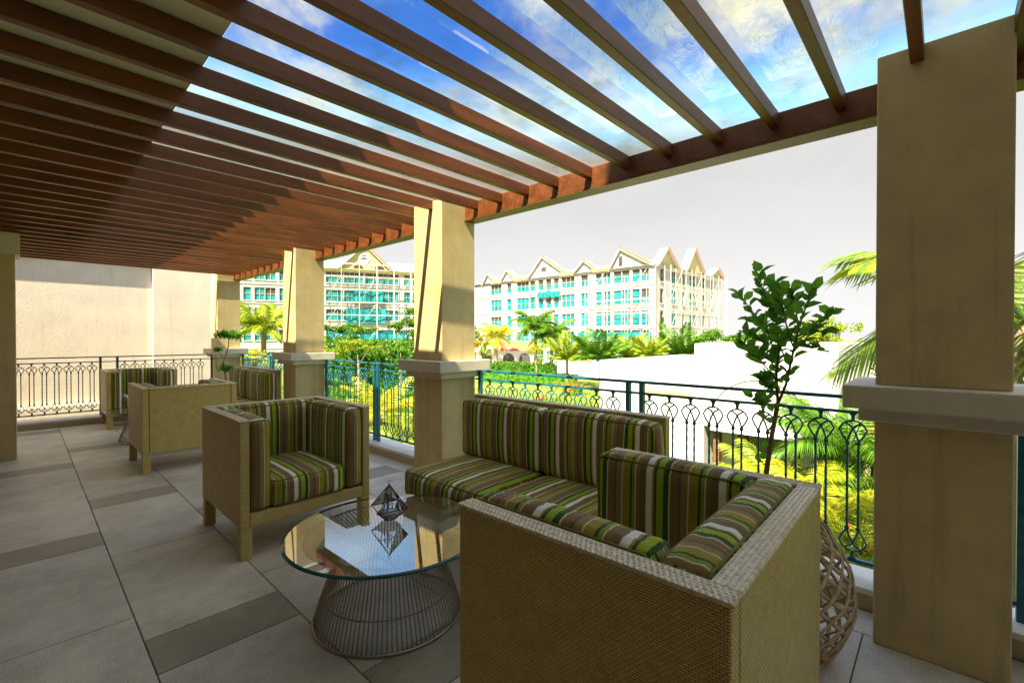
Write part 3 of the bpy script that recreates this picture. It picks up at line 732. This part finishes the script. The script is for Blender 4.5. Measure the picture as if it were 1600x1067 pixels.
def tree(label, u, d, zc, blobs, n, L, mat, trunk_r=.12, z0=GZ, name='garden_tree', cat='tree', group='leafy trees in the garden', seed=1, cores=True):
    x, y = G(u, d); rg = random.Random(seed); t = thing(name, label, cat, (x, y, z0), 0, group)
    rt = Vector((C_, -S_, 0)); fw = Vector((S_, C_, 0)); q = MB(); lim = MB()
    lim.tube([(0, 0, 0), (.05, 0, (zc-z0)*.4), (0, .05, (zc-z0)*.75)], [trunk_r, trunk_r*.8, trunk_r*.6], 7)
    lb = MB()
    for (dr_, dz, rx, rz_) in blobs:
        c = rt*dr_+fw*rg.uniform(-.6, .6)*rx+Vector((0, 0, zc-z0+dz))
        lb.tube([(0, .03, (zc-z0)*.62), tuple(c*.5+Vector((0, 0, (zc-z0)*.34))), tuple(c)], [trunk_r*.45, trunk_r*.3, .015], 5)
        k = max(4, int(n*1.7*rx*rx)); sub = [(c+Vector((rg.gauss(0, .45)*rx, rg.gauss(0, .45)*rx, rg.gauss(0, .35)*rz_)), rx*rg.uniform(.25, .5)) for _ in range(9)]
        for cc, r in sub: tuft(q, cc, r, k//9, L, rg, max(.35, rz_/rx))
    lim.build('trunk', 'bark', t); lb.build('limb', 'bark', t); q.build('crown', mat, t)
    return t
def hedge(label, a, b, w, h, mat, n, L, seed=1, cat='hedge', name='hedge'):
    rg = random.Random(seed); a = Vector((*a, GZ)); b = Vector((*b, GZ)); q = MB(); D = b-a; nrm = Vector((-D.y, D.x, 0)).normalized()
    for i in range(n):
        p = D*rg.random()+nrm*rg.uniform(-w/2, w/2)+Vector((0, 0, h*rg.random()**.6)); tuft(q, p, .12, 2, L, rg)
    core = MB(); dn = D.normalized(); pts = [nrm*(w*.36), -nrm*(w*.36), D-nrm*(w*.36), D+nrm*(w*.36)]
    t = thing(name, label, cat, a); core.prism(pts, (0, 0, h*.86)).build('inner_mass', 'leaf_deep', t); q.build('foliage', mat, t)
    return t

# palms
palm('bushy yellow green palm left of the second column from the end', *G(412, 30), GZ, 2.0, 2.2, 26, 'leaf_bright', seed=2, nleaf=26, lw=.028, rises=(1.3, .8, .3), r=.17)
palm('coconut palm in front of the white hotel, left one of the close pair', *G(837, 52), GZ, ZV(508, 52), 3.1, 24, 'leaf_green', seed=3, nleaf=26, lw=.028, r=.2)
palm('coconut palm in front of the white hotel, right one of the close pair', *G(862, 50), GZ, ZV(522, 50), 2.8, 24, 'leaf_green', seed=8, nleaf=26, lw=.028, r=.2)
palm('reddish yellow palm just right of the sunlit column behind the sofa', *G(775, 58), GZ, ZV(523, 58), 2.7, 22, 'leaf_yellow', seed=5, nleaf=26, lw=.028, r=.22)
palm('near palm with a ringed trunk at the right edge of the terrace', *G(1606, 4.9), GZ, ZV(500, 4.9), 2.1, 19, 'leaf_palm', seed=6, nleaf=44, lw=.011, r=.13, key='near', ll=.36, rot0=.3)
for i, (u, d, L, mt, s, lab) in enumerate([(886, 42, 1.9, 'leaf_bright', 1, 'leftmost spiky palm bush, above the orange flowers'), (938, 38, 2.0, 'leaf_green', 2, 'spiky palm bush at the left end of the white roof'), (985, 40, 1.8, 'leaf_bright', 3, 'spiky palm bush above the middle of the white roof'), (1016, 36, 1.3, 'leaf_bright', 4, 'smallest spiky palm bush left of the slim cypress'), (1066, 38, 1.9, 'leaf_green', 5, 'spiky palm bush right of the slim cypress')]):
    bushpalm(lab, *G(u, d), GZ, L*1.15, 34, mt, s, h=ZV(562 if u < 1000 else 557, d)-GZ, nleaf=22, lw=.03, droop=.75, key='cycad'+mt, rises=(1.5, 1.1, .6))
bushpalm('big yellow spiky palm bush behind the blue green railing', *G(597, 24), GZ, 2.2, 24, 'leaf_yellow', 7, h=.7, nleaf=20, lw=.02, droop=.7)
bushpalm('low yellow spiky palm bush left of the second column', *G(632, 20), GZ, 1.3, 18, 'leaf_bright', 9, h=.3, nleaf=20, lw=.02, droop=.7)
for i, (u, d, L, h, mt, s, lab) in enumerate([(1118, 9.5, 1.0, .5, 'leaf_yellow', 11, 'bright feathery palm bush under the railing left of the potted tree'), (1172, 10.2, 1.1, .6, 'leaf_bright', 12, 'feathery palm bush seen through the railing right behind the tree trunk'), (1285, 9.2, 1.35, .9, 'leaf_yellow', 13, 'tall feathery palm bush seen through the railing beside the near column'), (1345, 7.8, 1.2, .8, 'leaf_bright', 14, 'green feathery palm bush hard against the near column'), (1310, 6.6, .9, .5, 'leaf_yellow', 15, 'lowest feathery palm bush below the railing beside the woven basket'), (1225, 7.6, .9, .4, 'leaf_yellow', 16, 'low feathery palm bush directly behind the foreground armchair'), (1225, 10.6, 1.2, .9, 'leaf_bright', 18, 'green feathery palm bush in front of the grey window of the white building'), (1060, 10.8, 1.0, .5, 'leaf_bright', 19, 'feathery palm bush behind the end of the striped sofa'), (1328, 10.6, 1.6, 1.9, 'leaf_green', 20, 'tallest feathery palm bush, leaning over the red roof'), (1370, 11, 1.7, 1.5, 'leaf_green', 17, 'dark feathery palm bush mostly hidden by the near column')]):
    bushpalm(lab, *G(u, d), GZ, L*1.15, 30, mt, s, h=h, nleaf=34, key=mt+'n', lw=.014, droop=.75)
# leafy trees
tree('flat topped tree right of the second column from the end', 548, 38, ZV(514, 38), [(-1.5, 0, 1.1, .35), (-.2, .1, 1.2, .35), (1.3, -.1, 1.1, .35), (-2.3, -.7, 1.0, .3), (.4, -.8, 1.2, .35)], 420, .17, 'leaf_green', seed=1)
tree('flat topped tree left of the sunlit column, its crown above the hedge', 636, 36, ZV(506, 36), [(-1.2, -.2, .9, .3), (0, .1, 1.1, .35), (1.1, .2, 1.0, .4), (.8, -.8, 1.0, .3), (.3, 1.0, .6, .3)], 420, .17, 'leaf_green', seed=2)
tree('round leafy tree behind the blue green railing, left', 560, 34, ZV(543, 34), [(-1.6, 0, 1.0, .5), (-.3, .2, 1.1, .5), (1.0, 0, 1.1, .5)], 420, .15, 'leaf_bright', seed=3)
tree('round leafy tree behind the blue green railing, right', 625, 32, ZV(545, 32), [(-1.2, 0, 1.0, .55), (0, .2, 1.1, .5), (1.1, 0, 1.1, .5)], 420, .15, 'leaf_green', seed=4)
tree('small light green tree in front of the left coconut palm', 838, 45, ZV(548, 45), [(0, 0, .9, .9), (.3, -.9, .6, .5)], 300, .2, 'leaf_bright', seed=5)
tree('flat green tree crown above the tall end of the white building', 1140, 26, ZV(530, 26), [(-1.6, .1, .8, .28), (-.5, .15, 1.0, .4), (.8, .1, 1.0, .4), (1.9, .1, 1.0, .4), (2.9, .2, 1, .5)], 520, .14, 'leaf_green', seed=6)
tree('olive green tree behind the potted tree', 1290, 24, ZV(516, 24), [(-.6, 0, 1.1, .8), (.4, .2, 1.0, .8), (0, -.8, 1.3, .6), (-1.3, -.5, .9, .5)], 520, .14, 'leaf_bright', seed=7)
tree('dark green tree behind the near palm', 1400, 20, ZV(560, 20), [(-.6, 0, 1.2, .9), (.8, .2, 1.3, .9), (-1.6, -.4, 1.0, .7), (2.2, 0, 1.4, 1)], 420, .15, 'leaf_bright', seed=12)
tree('slim cypress like tree against the corner of the white hotel', 1034, 56, ZV(530, 56), [(0, 1.6, .4, .8), (0, .5, .45, .8), (0, -.6, .5, .8), (0, -1.7, .5, .9)], 2400, .22, 'leaf_green', seed=8)
tree('leafy tree at the far left below the palm', 392, 26, ZV(560, 26), [(0, 0, 1.2, .6), (-1, -.3, 1, .5), (1.1, -.3, 1, .5)], 380, .15, 'leaf_yellow', seed=9)
tree('bright tree left of the reddish palm', 752, 48, ZV(535, 48), [(0, 0, 1.1, .7), (.4, -.9, .9, .5)], 300, .2, 'leaf_bright', seed=10)
tree('feathery cluster of tall trees at the far right', 1700, 16, ZV(420, 16), [(-1.5, 0, 1.4, 1.4), (0, .6, 1.5, 1.2), (0, -1.5, 1.8, 1.2), (-1.6, -2.2, 1.4, 1.1)], 420, .16, 'leaf_bright', seed=14)
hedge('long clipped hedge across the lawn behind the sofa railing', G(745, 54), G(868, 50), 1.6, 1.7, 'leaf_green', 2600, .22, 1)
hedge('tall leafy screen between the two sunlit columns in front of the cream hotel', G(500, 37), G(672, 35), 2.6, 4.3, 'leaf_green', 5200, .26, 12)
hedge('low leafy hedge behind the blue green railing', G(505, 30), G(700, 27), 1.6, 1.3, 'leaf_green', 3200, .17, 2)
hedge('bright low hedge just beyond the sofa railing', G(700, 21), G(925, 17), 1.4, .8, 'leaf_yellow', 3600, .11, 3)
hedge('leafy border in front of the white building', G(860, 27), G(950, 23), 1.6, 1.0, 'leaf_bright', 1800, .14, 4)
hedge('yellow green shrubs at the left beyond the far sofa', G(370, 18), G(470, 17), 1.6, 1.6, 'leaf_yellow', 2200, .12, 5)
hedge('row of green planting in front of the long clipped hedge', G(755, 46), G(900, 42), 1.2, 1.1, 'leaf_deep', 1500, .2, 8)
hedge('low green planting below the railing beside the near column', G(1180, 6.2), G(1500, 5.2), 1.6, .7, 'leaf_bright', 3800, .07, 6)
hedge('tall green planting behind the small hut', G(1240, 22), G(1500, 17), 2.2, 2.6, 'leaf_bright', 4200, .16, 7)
def flowers(label, u, d, n, mat, sp_, zt=.7, seed=1):
    rg = random.Random(seed); x, y = G(u, d); t = thing('flower_bed', label, 'flower bed', (x, y, GZ), 0)
    q = MB(); f = MB()
    for i in range(n):
        p = Vector((rg.gauss(0, sp_), rg.gauss(0, sp_), rg.uniform(0, zt))); tuft(q, p, .15, 4, .14, rg)
        if i % 2: tuft(f, p+Vector((0, 0, .14)), .10, 5, .09, rg)
    q.build('leaves', 'leaf_green', t); f.build('blossoms', mat, t)
flowers('orange red flower bed under the leftmost spiky palm bush', 893, 36, 220, 'flower_orange', .6, 1.0)
flowers('orange flowers by the path left of the white building', 850, 30, 140, 'flower_orange', .4, .6, 2)
flowers('red flowers low behind the railing beside the near column', 1335, 8.4, 120, 'flower_red', .35, 1.0, 3)

# grass tufts on the lawn near the terrace
rg = random.Random(21); q = MB()
for i in range(15000):
    d = 9+rg.random()**1.4*32; x, y = G(rg.uniform(330, 1450), d); h = rg.uniform(.05, .14)*(1+d/40); a = rg.uniform(0, 6.28); w = .02*(1+d/22); lx, ly = rg.gauss(0, .04), rg.gauss(0, .04)
    k = len(q.v); q.v += [(x-w*math.cos(a), y-w*math.sin(a), GZ), (x+w*math.cos(a), y+w*math.sin(a), GZ), (x+lx, y+ly, GZ+h)]; q.face((k, k+1, k+2))
q.build('lawn_grass', 'leaf_bright', kind='stuff', label='bright yellow green grass blades over the lawn below the terrace', cat='grass')

# ------------------------------------------------------------------ buildings
class Facade:
    """a real wall plane from A to B (ground points); windows by photo column are projected onto it"""
    def __init__(s, A, B, root, thick=.35):
        s.A = Vector((*A, 0)); s.B = Vector((*B, 0)); s.L = (s.B-s.A).length; s.d = (s.B-s.A)/s.L; s.root = root; s.th = thick
        s.ang = math.atan2(s.d.y, s.d.x)
        s.M = Matrix.Translation(s.A) @ Matrix.Rotation(s.ang, 4, 'Z')     # local x along wall, local y away from viewer
    def t(s, u):
        q = (u-800)/FPX; k = lambda P: (P.x*C_-P.y*S_)-q*(P.x*S_+P.y*C_)
        a, b = k(s.A), k(s.B); return a/(a-b)*s.L
    def depth(s, t):
        P = s.A+s.d*t; return P.x*S_+P.y*C_
    def add(s, name, mb, mat, parent=None): mb.xform(s.M); return mb.build(name, mat, parent or s.root)
    def wall(s, cols, rows, z0, z1, mat='white_wall', dark_top=True, rnd=None):
        cols = [(a-(b-a)*.17, b+(b-a)*.17) for a, b in sorted(cols)]; rows = sorted(rows); w = MB(); zz = z0
        for (a, b) in rows:
            w.box(0, s.L, 0, s.th, zz, a); x = 0
            for (c, d_) in cols:
                w.box(x, c, 0, s.th, a, b); x = d_
            w.box(x, s.L, 0, s.th, a, b); zz = b
        w.box(0, s.L, 0, s.th, zz, z1); s.add('wall', w, 'hotel_wall')
        s.add('interior', MB().box(.1, s.L-.1, s.th+1.2, s.th+9, z0, z1-.2), 'opening_shade')
        for ri, (a, b) in enumerate(rows):
            for (c, d_) in cols:
                fr = MB(); f = .035
                fr.box(c, c+f, .10, .18, a, b); fr.box(d_-f, d_, .10, .18, a, b); fr.box(c+f, d_-f, .10, .18, a, a+f); fr.box(c+f, d_-f, .10, .18, b-f, b)
                nm = max(1, round((d_-c)/.9))
                for k in range(1, nm): xx = c+(d_-c)*k/nm; fr.box(xx-.035, xx+.035, .11, .17, a+f, b-f)
                zm = a+(b-a)*.5; fr.box(c+f, d_-f, .115, .165, zm-.03, zm+.03)
                wo_ = s.add('window', fr, 'hotel_trim')
                top = ri == len(rows)-1
                lo = b if (not top and rnd.random() < .9) else a+(b-a)*rnd.uniform(.45, .7)
                pn = MB().box(c+f, d_-f, .20, .22, a+f, lo-.01); s.add('net', pn, 'teal_net', wo_)
                if lo < b-.1: s.add('pane', MB().box(c+f, d_-f, .20, .22, lo, b-f), 'window_dark', wo_)
                MBs = MB().box(c-.08, d_+.08, -.10, .0, a-.14, a-.01); s.add('sill', MBs, 'hotel_trim', wo_)
    def gable(s, ta, tp, tb, z0, zp, over=.35, back=6, mat='hotel_wall'):
        w = MB().prism([(ta, 0, z0), (tb, 0, z0), (tp, 0, zp)], (0, .35, 0)); s.add('gable', w, mat)
        r = MB()
        for (p, q_) in (((ta, z0), (tp, zp)), ((tp, zp), (tb, z0))):
            dx, dz = q_[0]-p[0], q_[1]-p[1]; l = math.hypot(dx, dz); n = Vector((-dz/l, 0, dx/l))*.22
            if p[0] < tp: e0 = Vector((p[0]-dx/l*over*1.3, 0, p[1]-dz/l*over*1.3)); e1 = Vector((q_[0], 0, q_[1]))
            else: e0 = Vector((p[0], 0, p[1])); e1 = Vector((q_[0]+dx/l*over*1.3, 0, q_[1]+dz/l*over*1.3))
            r.prism([tuple(e0+Vector((0, -over, .02))), tuple(e1+Vector((0, -over, .02))), tuple(e1+n+Vector((0, -over, 0))), tuple(e0+n+Vector((0, -over, 0)))], (0, back, 0))
        ro = s.add('gable_roof', r, 'hotel_trim')
        ed = MB()
        for (p, q_) in (((tp, zp), (tb, z0)),): ed.prism([(p[0], -over-.12, p[1]+.16), (q_[0], -over-.12, q_[1]+.16), (q_[0], -over-.12, q_[1]+.42), (p[0], -over-.12, p[1]+.42)], (0, .05, 0))
        s.add('roof_edge', ed, 'roof_red', ro)
        bg_ = MB()
        for (p, q_) in (((ta, z0), (tp, zp)), ((tp, zp), (tb, z0))):
            bg_.prism([(p[0], -over-.06, p[1]-.08), (q_[0], -over-.06, q_[1]-.08), (q_[0], -over-.06, q_[1]+.16), (p[0], -over-.06, p[1]+.16)], (0, .055, 0))
        s.add('barge_board', bg_, 'hotel_trim', ro)
rnd = random.Random(4)
# right-hand hotel
hr = thing('white_hotel', 'long white hotel under construction with teal netted windows and gables, right', 'hotel building')
F = Facade(G(742, 91), G(1024, 65), hr)
cols = [(F.t(a), F.t(b)) for a, b in ((769, 781), (793, 798), (810, 824), (829, 835), (842, 848), (854, 860), (866, 872), (880, 895), (909, 917), (932, 939), (943, 952), (960, 969), (973, 982), (989, 998), (1003, 1012))]
rows = [(-2.6, -1.0), (.3, 2.35), (3.2, 5.35), (6.45, 8.6), (9.7, 11.6)]
F.wall(cols, [(a*.97, b*.97) for a, b in rows], GZ, 11.6, rnd=rnd)
for ua, up_, ub, zp in ((954, 970, 1018, 14.4), (826, 848, 886, 15.0), (897, 913, 933, 13.4), (783, 793, 806, 13.6), (756, 763, 775, 13.4)):
    F.gable(F.t(ua), F.t(up_), F.t(ub), 11.6, zp, back=1.6)
F.add('gable_window', MB().box(F.t(967), F.t(972), -.05, -.005, 12.0, 13.4), 'window_dark')
F.add('gable_window', MB().box(F.t(846), F.t(853), -.05, -.005, 12.6, 13.3), 'window_dark')
for a, b in ((876, 898), (927, 953), (804, 826), (769, 785)):
    w = MB(); n = 7; x0, x1 = F.t(a), F.t(b); w.box(x0, x1, -.5, 0, 11.75, 11.88)
    for k in range(n): x = x0+(x1-x0)*(k+.5)/n; w.box(x-.12, x+.12, -.45, -.01, 11.45, 11.75)
    F.add('bracket_cornice', w, 'frieze')
for z in (-.3, 2.6, 5.75, 8.85): F.add('string_course', MB().box(0, F.L, -.09, -.005, z, z+.22), 'hotel_trim')
ro = MB().prism([(0, -.4, 11.62), (0, 5, 13.2), (0, 10.5, 11.62)], (F.L, 0, 0)); F.add('roof', ro, 'roof_pale')
# its side wing running away to the right
F2 = Facade(G(1024.5, 65.2), G(1128, 82), hr)
c2 = [(F2.t(a), F2.t(b)) for a, b in ((1032, 1036), (1050, 1056), (1066, 1069), (1079, 1088), (1098, 1101), (1109, 1112))]
F2.wall(c2, [(a*.97, b*.97) for a, b in rows], GZ, 11.6, rnd=rnd)
for ua, up_, ub, zp in ((1026, 1040, 1056, 14.2), (1070, 1083, 1098, 15.3), (1108, 1119, 1127, 13.2)):
    F2.gable(F2.t(ua), F2.t(up_), F2.t(ub), 11.6, zp, mat='cream_wall', back=1.2)
ro = MB().prism([(0, -.4, 11.62), (0, 5, 13.0), (0, 10.5, 11.62)], (F2.L, 0, 0)); F2.add('roof', ro, 'roof_pale')
# scaffolding in front of the side wing and the facade
def scaffold(Fc, label, ta, tb, step, z1, off=1.2):
    t = thing('scaffolding', label, 'scaffolding'); r = .035
    q0 = None; n = int((tb-ta)/step)
    for i in range(n+1):
        x = ta+(tb-ta)*i/n
        for y in (-off, -off-.9):
            m = MB().box(x-r, x+r, y-r, y+r, GZ, z1); m.xform(Fc.M); m.build('pole', 'scaffold', t)
    z = GZ+2
    while z < z1:
        for y in (-off, -off-.9):
            m = MB().box(ta, tb, y-r*.8, y+r*.8, z-r, z+r); m.xform(Fc.M); m.build('ledger', 'scaffold', t)
        z += 2.0
    for i in range(0, n, 2):
        xa, xb = ta+(tb-ta)*i/n, ta+(tb-ta)*(i+1)/n
        for k in range(3):
            zz = GZ+2+4*k; m = MB().tube([(xa, -off-.95, zz), (xb, -off-.95, zz+4)], .03, 4); m.xform(Fc.M); m.build('brace', 'scaffold', t)
scaffold(F2, 'pale scaffolding covering the receding side of the white hotel', .3, F2.L-3.5, 2.9, 11.4)
scaffold(F, 'pale scaffolding on the front of the right hotel near its corner', F.t(925), F.t(1020), 3.0, 10.2, 1.0)

def net_sheet(Fc, ta, tb, z0, z1, y, seed):
    rg = random.Random(seed); q = MB(); n = 16; k0 = len(q.v)
    for i in range(n+1):
        x = ta+(tb-ta)*i/n; yy = y+rg.uniform(-.12, .12)
        q.v += [(x, yy, z0+rg.uniform(-.25, .35)), (x, yy, z1+rg.uniform(-.15, .1)), (x, yy+.01, z1), (x, yy+.01, z0)]
    for i in range(n):
        a = k0+i*4; b = a+4; q.face((a, b, b+1, a+1)); q.face((a+3, a+2, b+2, b+3)); q.face((a+1, b+1, b+2, a+2)); q.face((a, a+3, b+3, b))
    q.xform(Fc.M); return q
net_sheet(F, F.t(906), F.t(1019), .9, 2.1, -.5, 1).build('net_sheet', 'teal_net', hr)
net_sheet(F, F.t(985), F.t(1019), -.9, 1.2, -.55, 2).build('net_sheet', 'teal_net', hr)
net_sheet(F, F.t(842), F.t(878), 8.1, 9.0, -.5, 3).build('net_sheet', 'teal_net', hr)
# left-hand hotel wing
hl = thing('cream_hotel', 'cream hotel with round emblem in its gable and teal netted windows, left', 'hotel building')
FL = Facade(G(330, 66), G(712, 79), hl)
cols = [(FL.t(a), FL.t(b)) for a, b in ((345, 357), (364, 374), (382, 391), (400, 412), (417, 429), (439, 452), (470, 485), (513, 533), (540, 552), (556, 566), (572.5, 582), (586, 597), (602, 620), (633, 641), (647, 656), (668, 682))]
rows = [(-2.4, -.9), (.9, 2.6), (4.2, 6.0), (7.2, 9.2), (10.4, 12.2)]
rowsL = [(a*.95, b*.95) for a, b in rows]
FL.wall(cols, rowsL, GZ, 12.0, rnd=rnd)
FL.gable(FL.t(528), FL.t(570), FL.t(612), 12.0, 16.0, mat='cream_wall')
FL.gable(FL.t(395), FL.t(425), FL.t(455), 12.0, 15.0, mat='cream_wall')
FL.add('frieze_band', MB().box(0, FL.L, -.14, -.005, 11.75, 12.0), 'frieze')
for z in (-.4, 3.1, 6.3, 9.2): FL.add('string_course', MB().box(0, FL.L, -.09, -.005, z, z+.2), 'hotel_trim')
ro = MB().prism([(0, -.5, 12.02), (0, 5, 14.2), (0, 10.5, 12.02)], (FL.L, 0, 0)); FL.add('roof', ro, 'roof_pale')
net_sheet(FL, FL.t(540), FL.t(603), 3.6, 5.9, -.4, 4).build('net_sheet', 'teal_net', hl)
net_sheet(FL, FL.t(552), FL.t(598), 6.8, 8.8, -.4, 5).build('net_sheet', 'teal_net', hl)
net_sheet(FL, FL.t(512), FL.t(655), .6, 2.2, -.4, 6).build('net_sheet', 'teal_net', hl)
# round emblem
cx0, cz0 = FL.t(569), ZV(404, FL.depth(FL.t(569)))
disc = MB().prism([(cx0+.85*math.cos(a*.3142), -.10, cz0+.85*math.sin(a*.3142)) for a in range(20)], (0, .09, 0)); em = FL.add('emblem', disc, 'win_frame')
mk = MB()
for (dx, dz, w, h) in ((0, .42, .34, .10), (-.35, .0, .09, .15), (-.12, 0, .09, .22), (.12, 0, .09, .22), (.35, 0, .09, .15), (0, -.12, .40, .05), (-.15, -.45, .08, .07), (.15, -.45, .08, .07)): mk.box(cx0+dx-w, cx0+dx+w, -.13, -.105, cz0+dz-h, cz0+dz+h)
FL.add('emblem_mark', mk, 'window_dark', em)
for u in (560, 593):
    x = FL.t(u); z = 12.35; a = MB().prism([(x+.75*math.cos(k*.3142), -.17, z+.5*math.sin(k*.3142)) for k in range(11)], (0, .1, 0)); FL.add('arch_light', a, 'window_dark')
scaffold(FL, 'pale scaffolding across the front of the left cream hotel', FL.t(505), FL.t(665), 2.6, 13.0, .8)

# garden gatehouse with arch
t = thing('gatehouse', 'small white garden gatehouse with red roof and dark arches behind the hedge', 'gatehouse', (*G(790, 62), GZ), -YAW+R(4))
MB().box(-4, 4.4, 0, 4, 0, 2.7).build('wall', 'white_wall', t)
MB().prism([(-4.4, -.4, 2.7), (-4.4, 4.4, 2.7), (-4.4, 2, 4.0)], (9.2, 0, 0)).build('roof', 'roof_red', t)
for x in (-2.6, .4, 2.6):
    MB().prism([(x-.75, -.06, .1), (x+.75, -.06, .1)]+[(x+.75*math.cos(a*.3491), -.06, 1.6+.75*math.sin(a*.3491)) for a in range(10)], (0, .055, 0)).build('arch_shade', 'opening_shade', t)  # dark slab on the solid wall, the arch's inner shade painted as colour
for x in (-2.6,): MB().prism([(x-1.5, -.7, 2.6), (x+1.5, -.7, 2.6), (x, -.7, 4.1)], (0, 2.5, 0)).build('porch_gable', 'white_wall', t)

# nearer white building seen over the railing
t = thing('white_building', 'plain white flat roofed building close beyond the railing', 'building')
XB = 13.75
ya = lambda u: XB*(C_-(u-800)/FPX*S_)/(S_+(u-800)/FPX*C_)
y0, y1, y2, y3 = ya(1310), ya(1255), ya(1085), ya(937)
MB().box(XB, XB+7, y2, y3, -1.3, .52).build('low_parapet', 'white_wall', t, bevel=.01)
MB().box(XB, XB+7, y0, y2-.002, -1.3, 1.12).build('high_parapet', 'white_wall', t, bevel=.01)
MB().box(XB+1.2, XB+7, y0, y3, GZ, -1.302).build('ground_floor_wall', 'white_wall', t)
MB().box(XB, XB+1.198, ya(1100), y3, GZ, -1.302).build('side_wall', 'white_wall', t)
MB().box(XB-.05, XB-.003, ya(1078), ya(1003), -.50, -.38).build('gold_ledge', 'gold_trim', t)
MB().box(XB-.12, XB-.003, y0, ya(1110), -1.38, -1.26).build('eave_strip', 'win_frame', t)
for a, b, mt, nm in ((1113, 1122, 'brown_door', 'post'), (1135, 1150, 'brown_door', 'door'), (1156, 1185, 'grey_glass', 'window'), (1189, 1212, 'grey_glass', 'window'), (1234, 1247, 'brown_door', 'post')):
    MB().box(XB+1.05 if nm != 'post' else XB+.1, XB+1.15 if nm != 'post' else XB+.35, ya(b), ya(a), GZ, -1.40).build(nm, mt, t)
yc, zc_, ra = ya(1186), -1.15, 1.30
MB().tube([(XB-.03, yc+ra*math.cos(R(180*k/24)), zc_+ra*math.sin(R(180*k/24))) for k in range(25)], .012, 5).build('arch_moulding', 'hotel_trim', t)
# small red roofed hut
t = thing('garden_hut', 'low garden hut with a red roof seen just left of the near column', 'hut', (*G(1330, 15), GZ), -YAW)
MB().box(-1.3, 1.3, 0, 2, 0, 1.15).build('wall', 'cream_wall', t)
MB().prism([(-1.5, -.2, 1.15), (-1.5, 2.2, 1.15), (-1.5, 1, 1.75)], (3.0, 0, 0)).build('roof', 'roof_red', t)
MB().box(-.4, .4, -.02, -.002, 0, .95).build('door', 'brown_door', t)
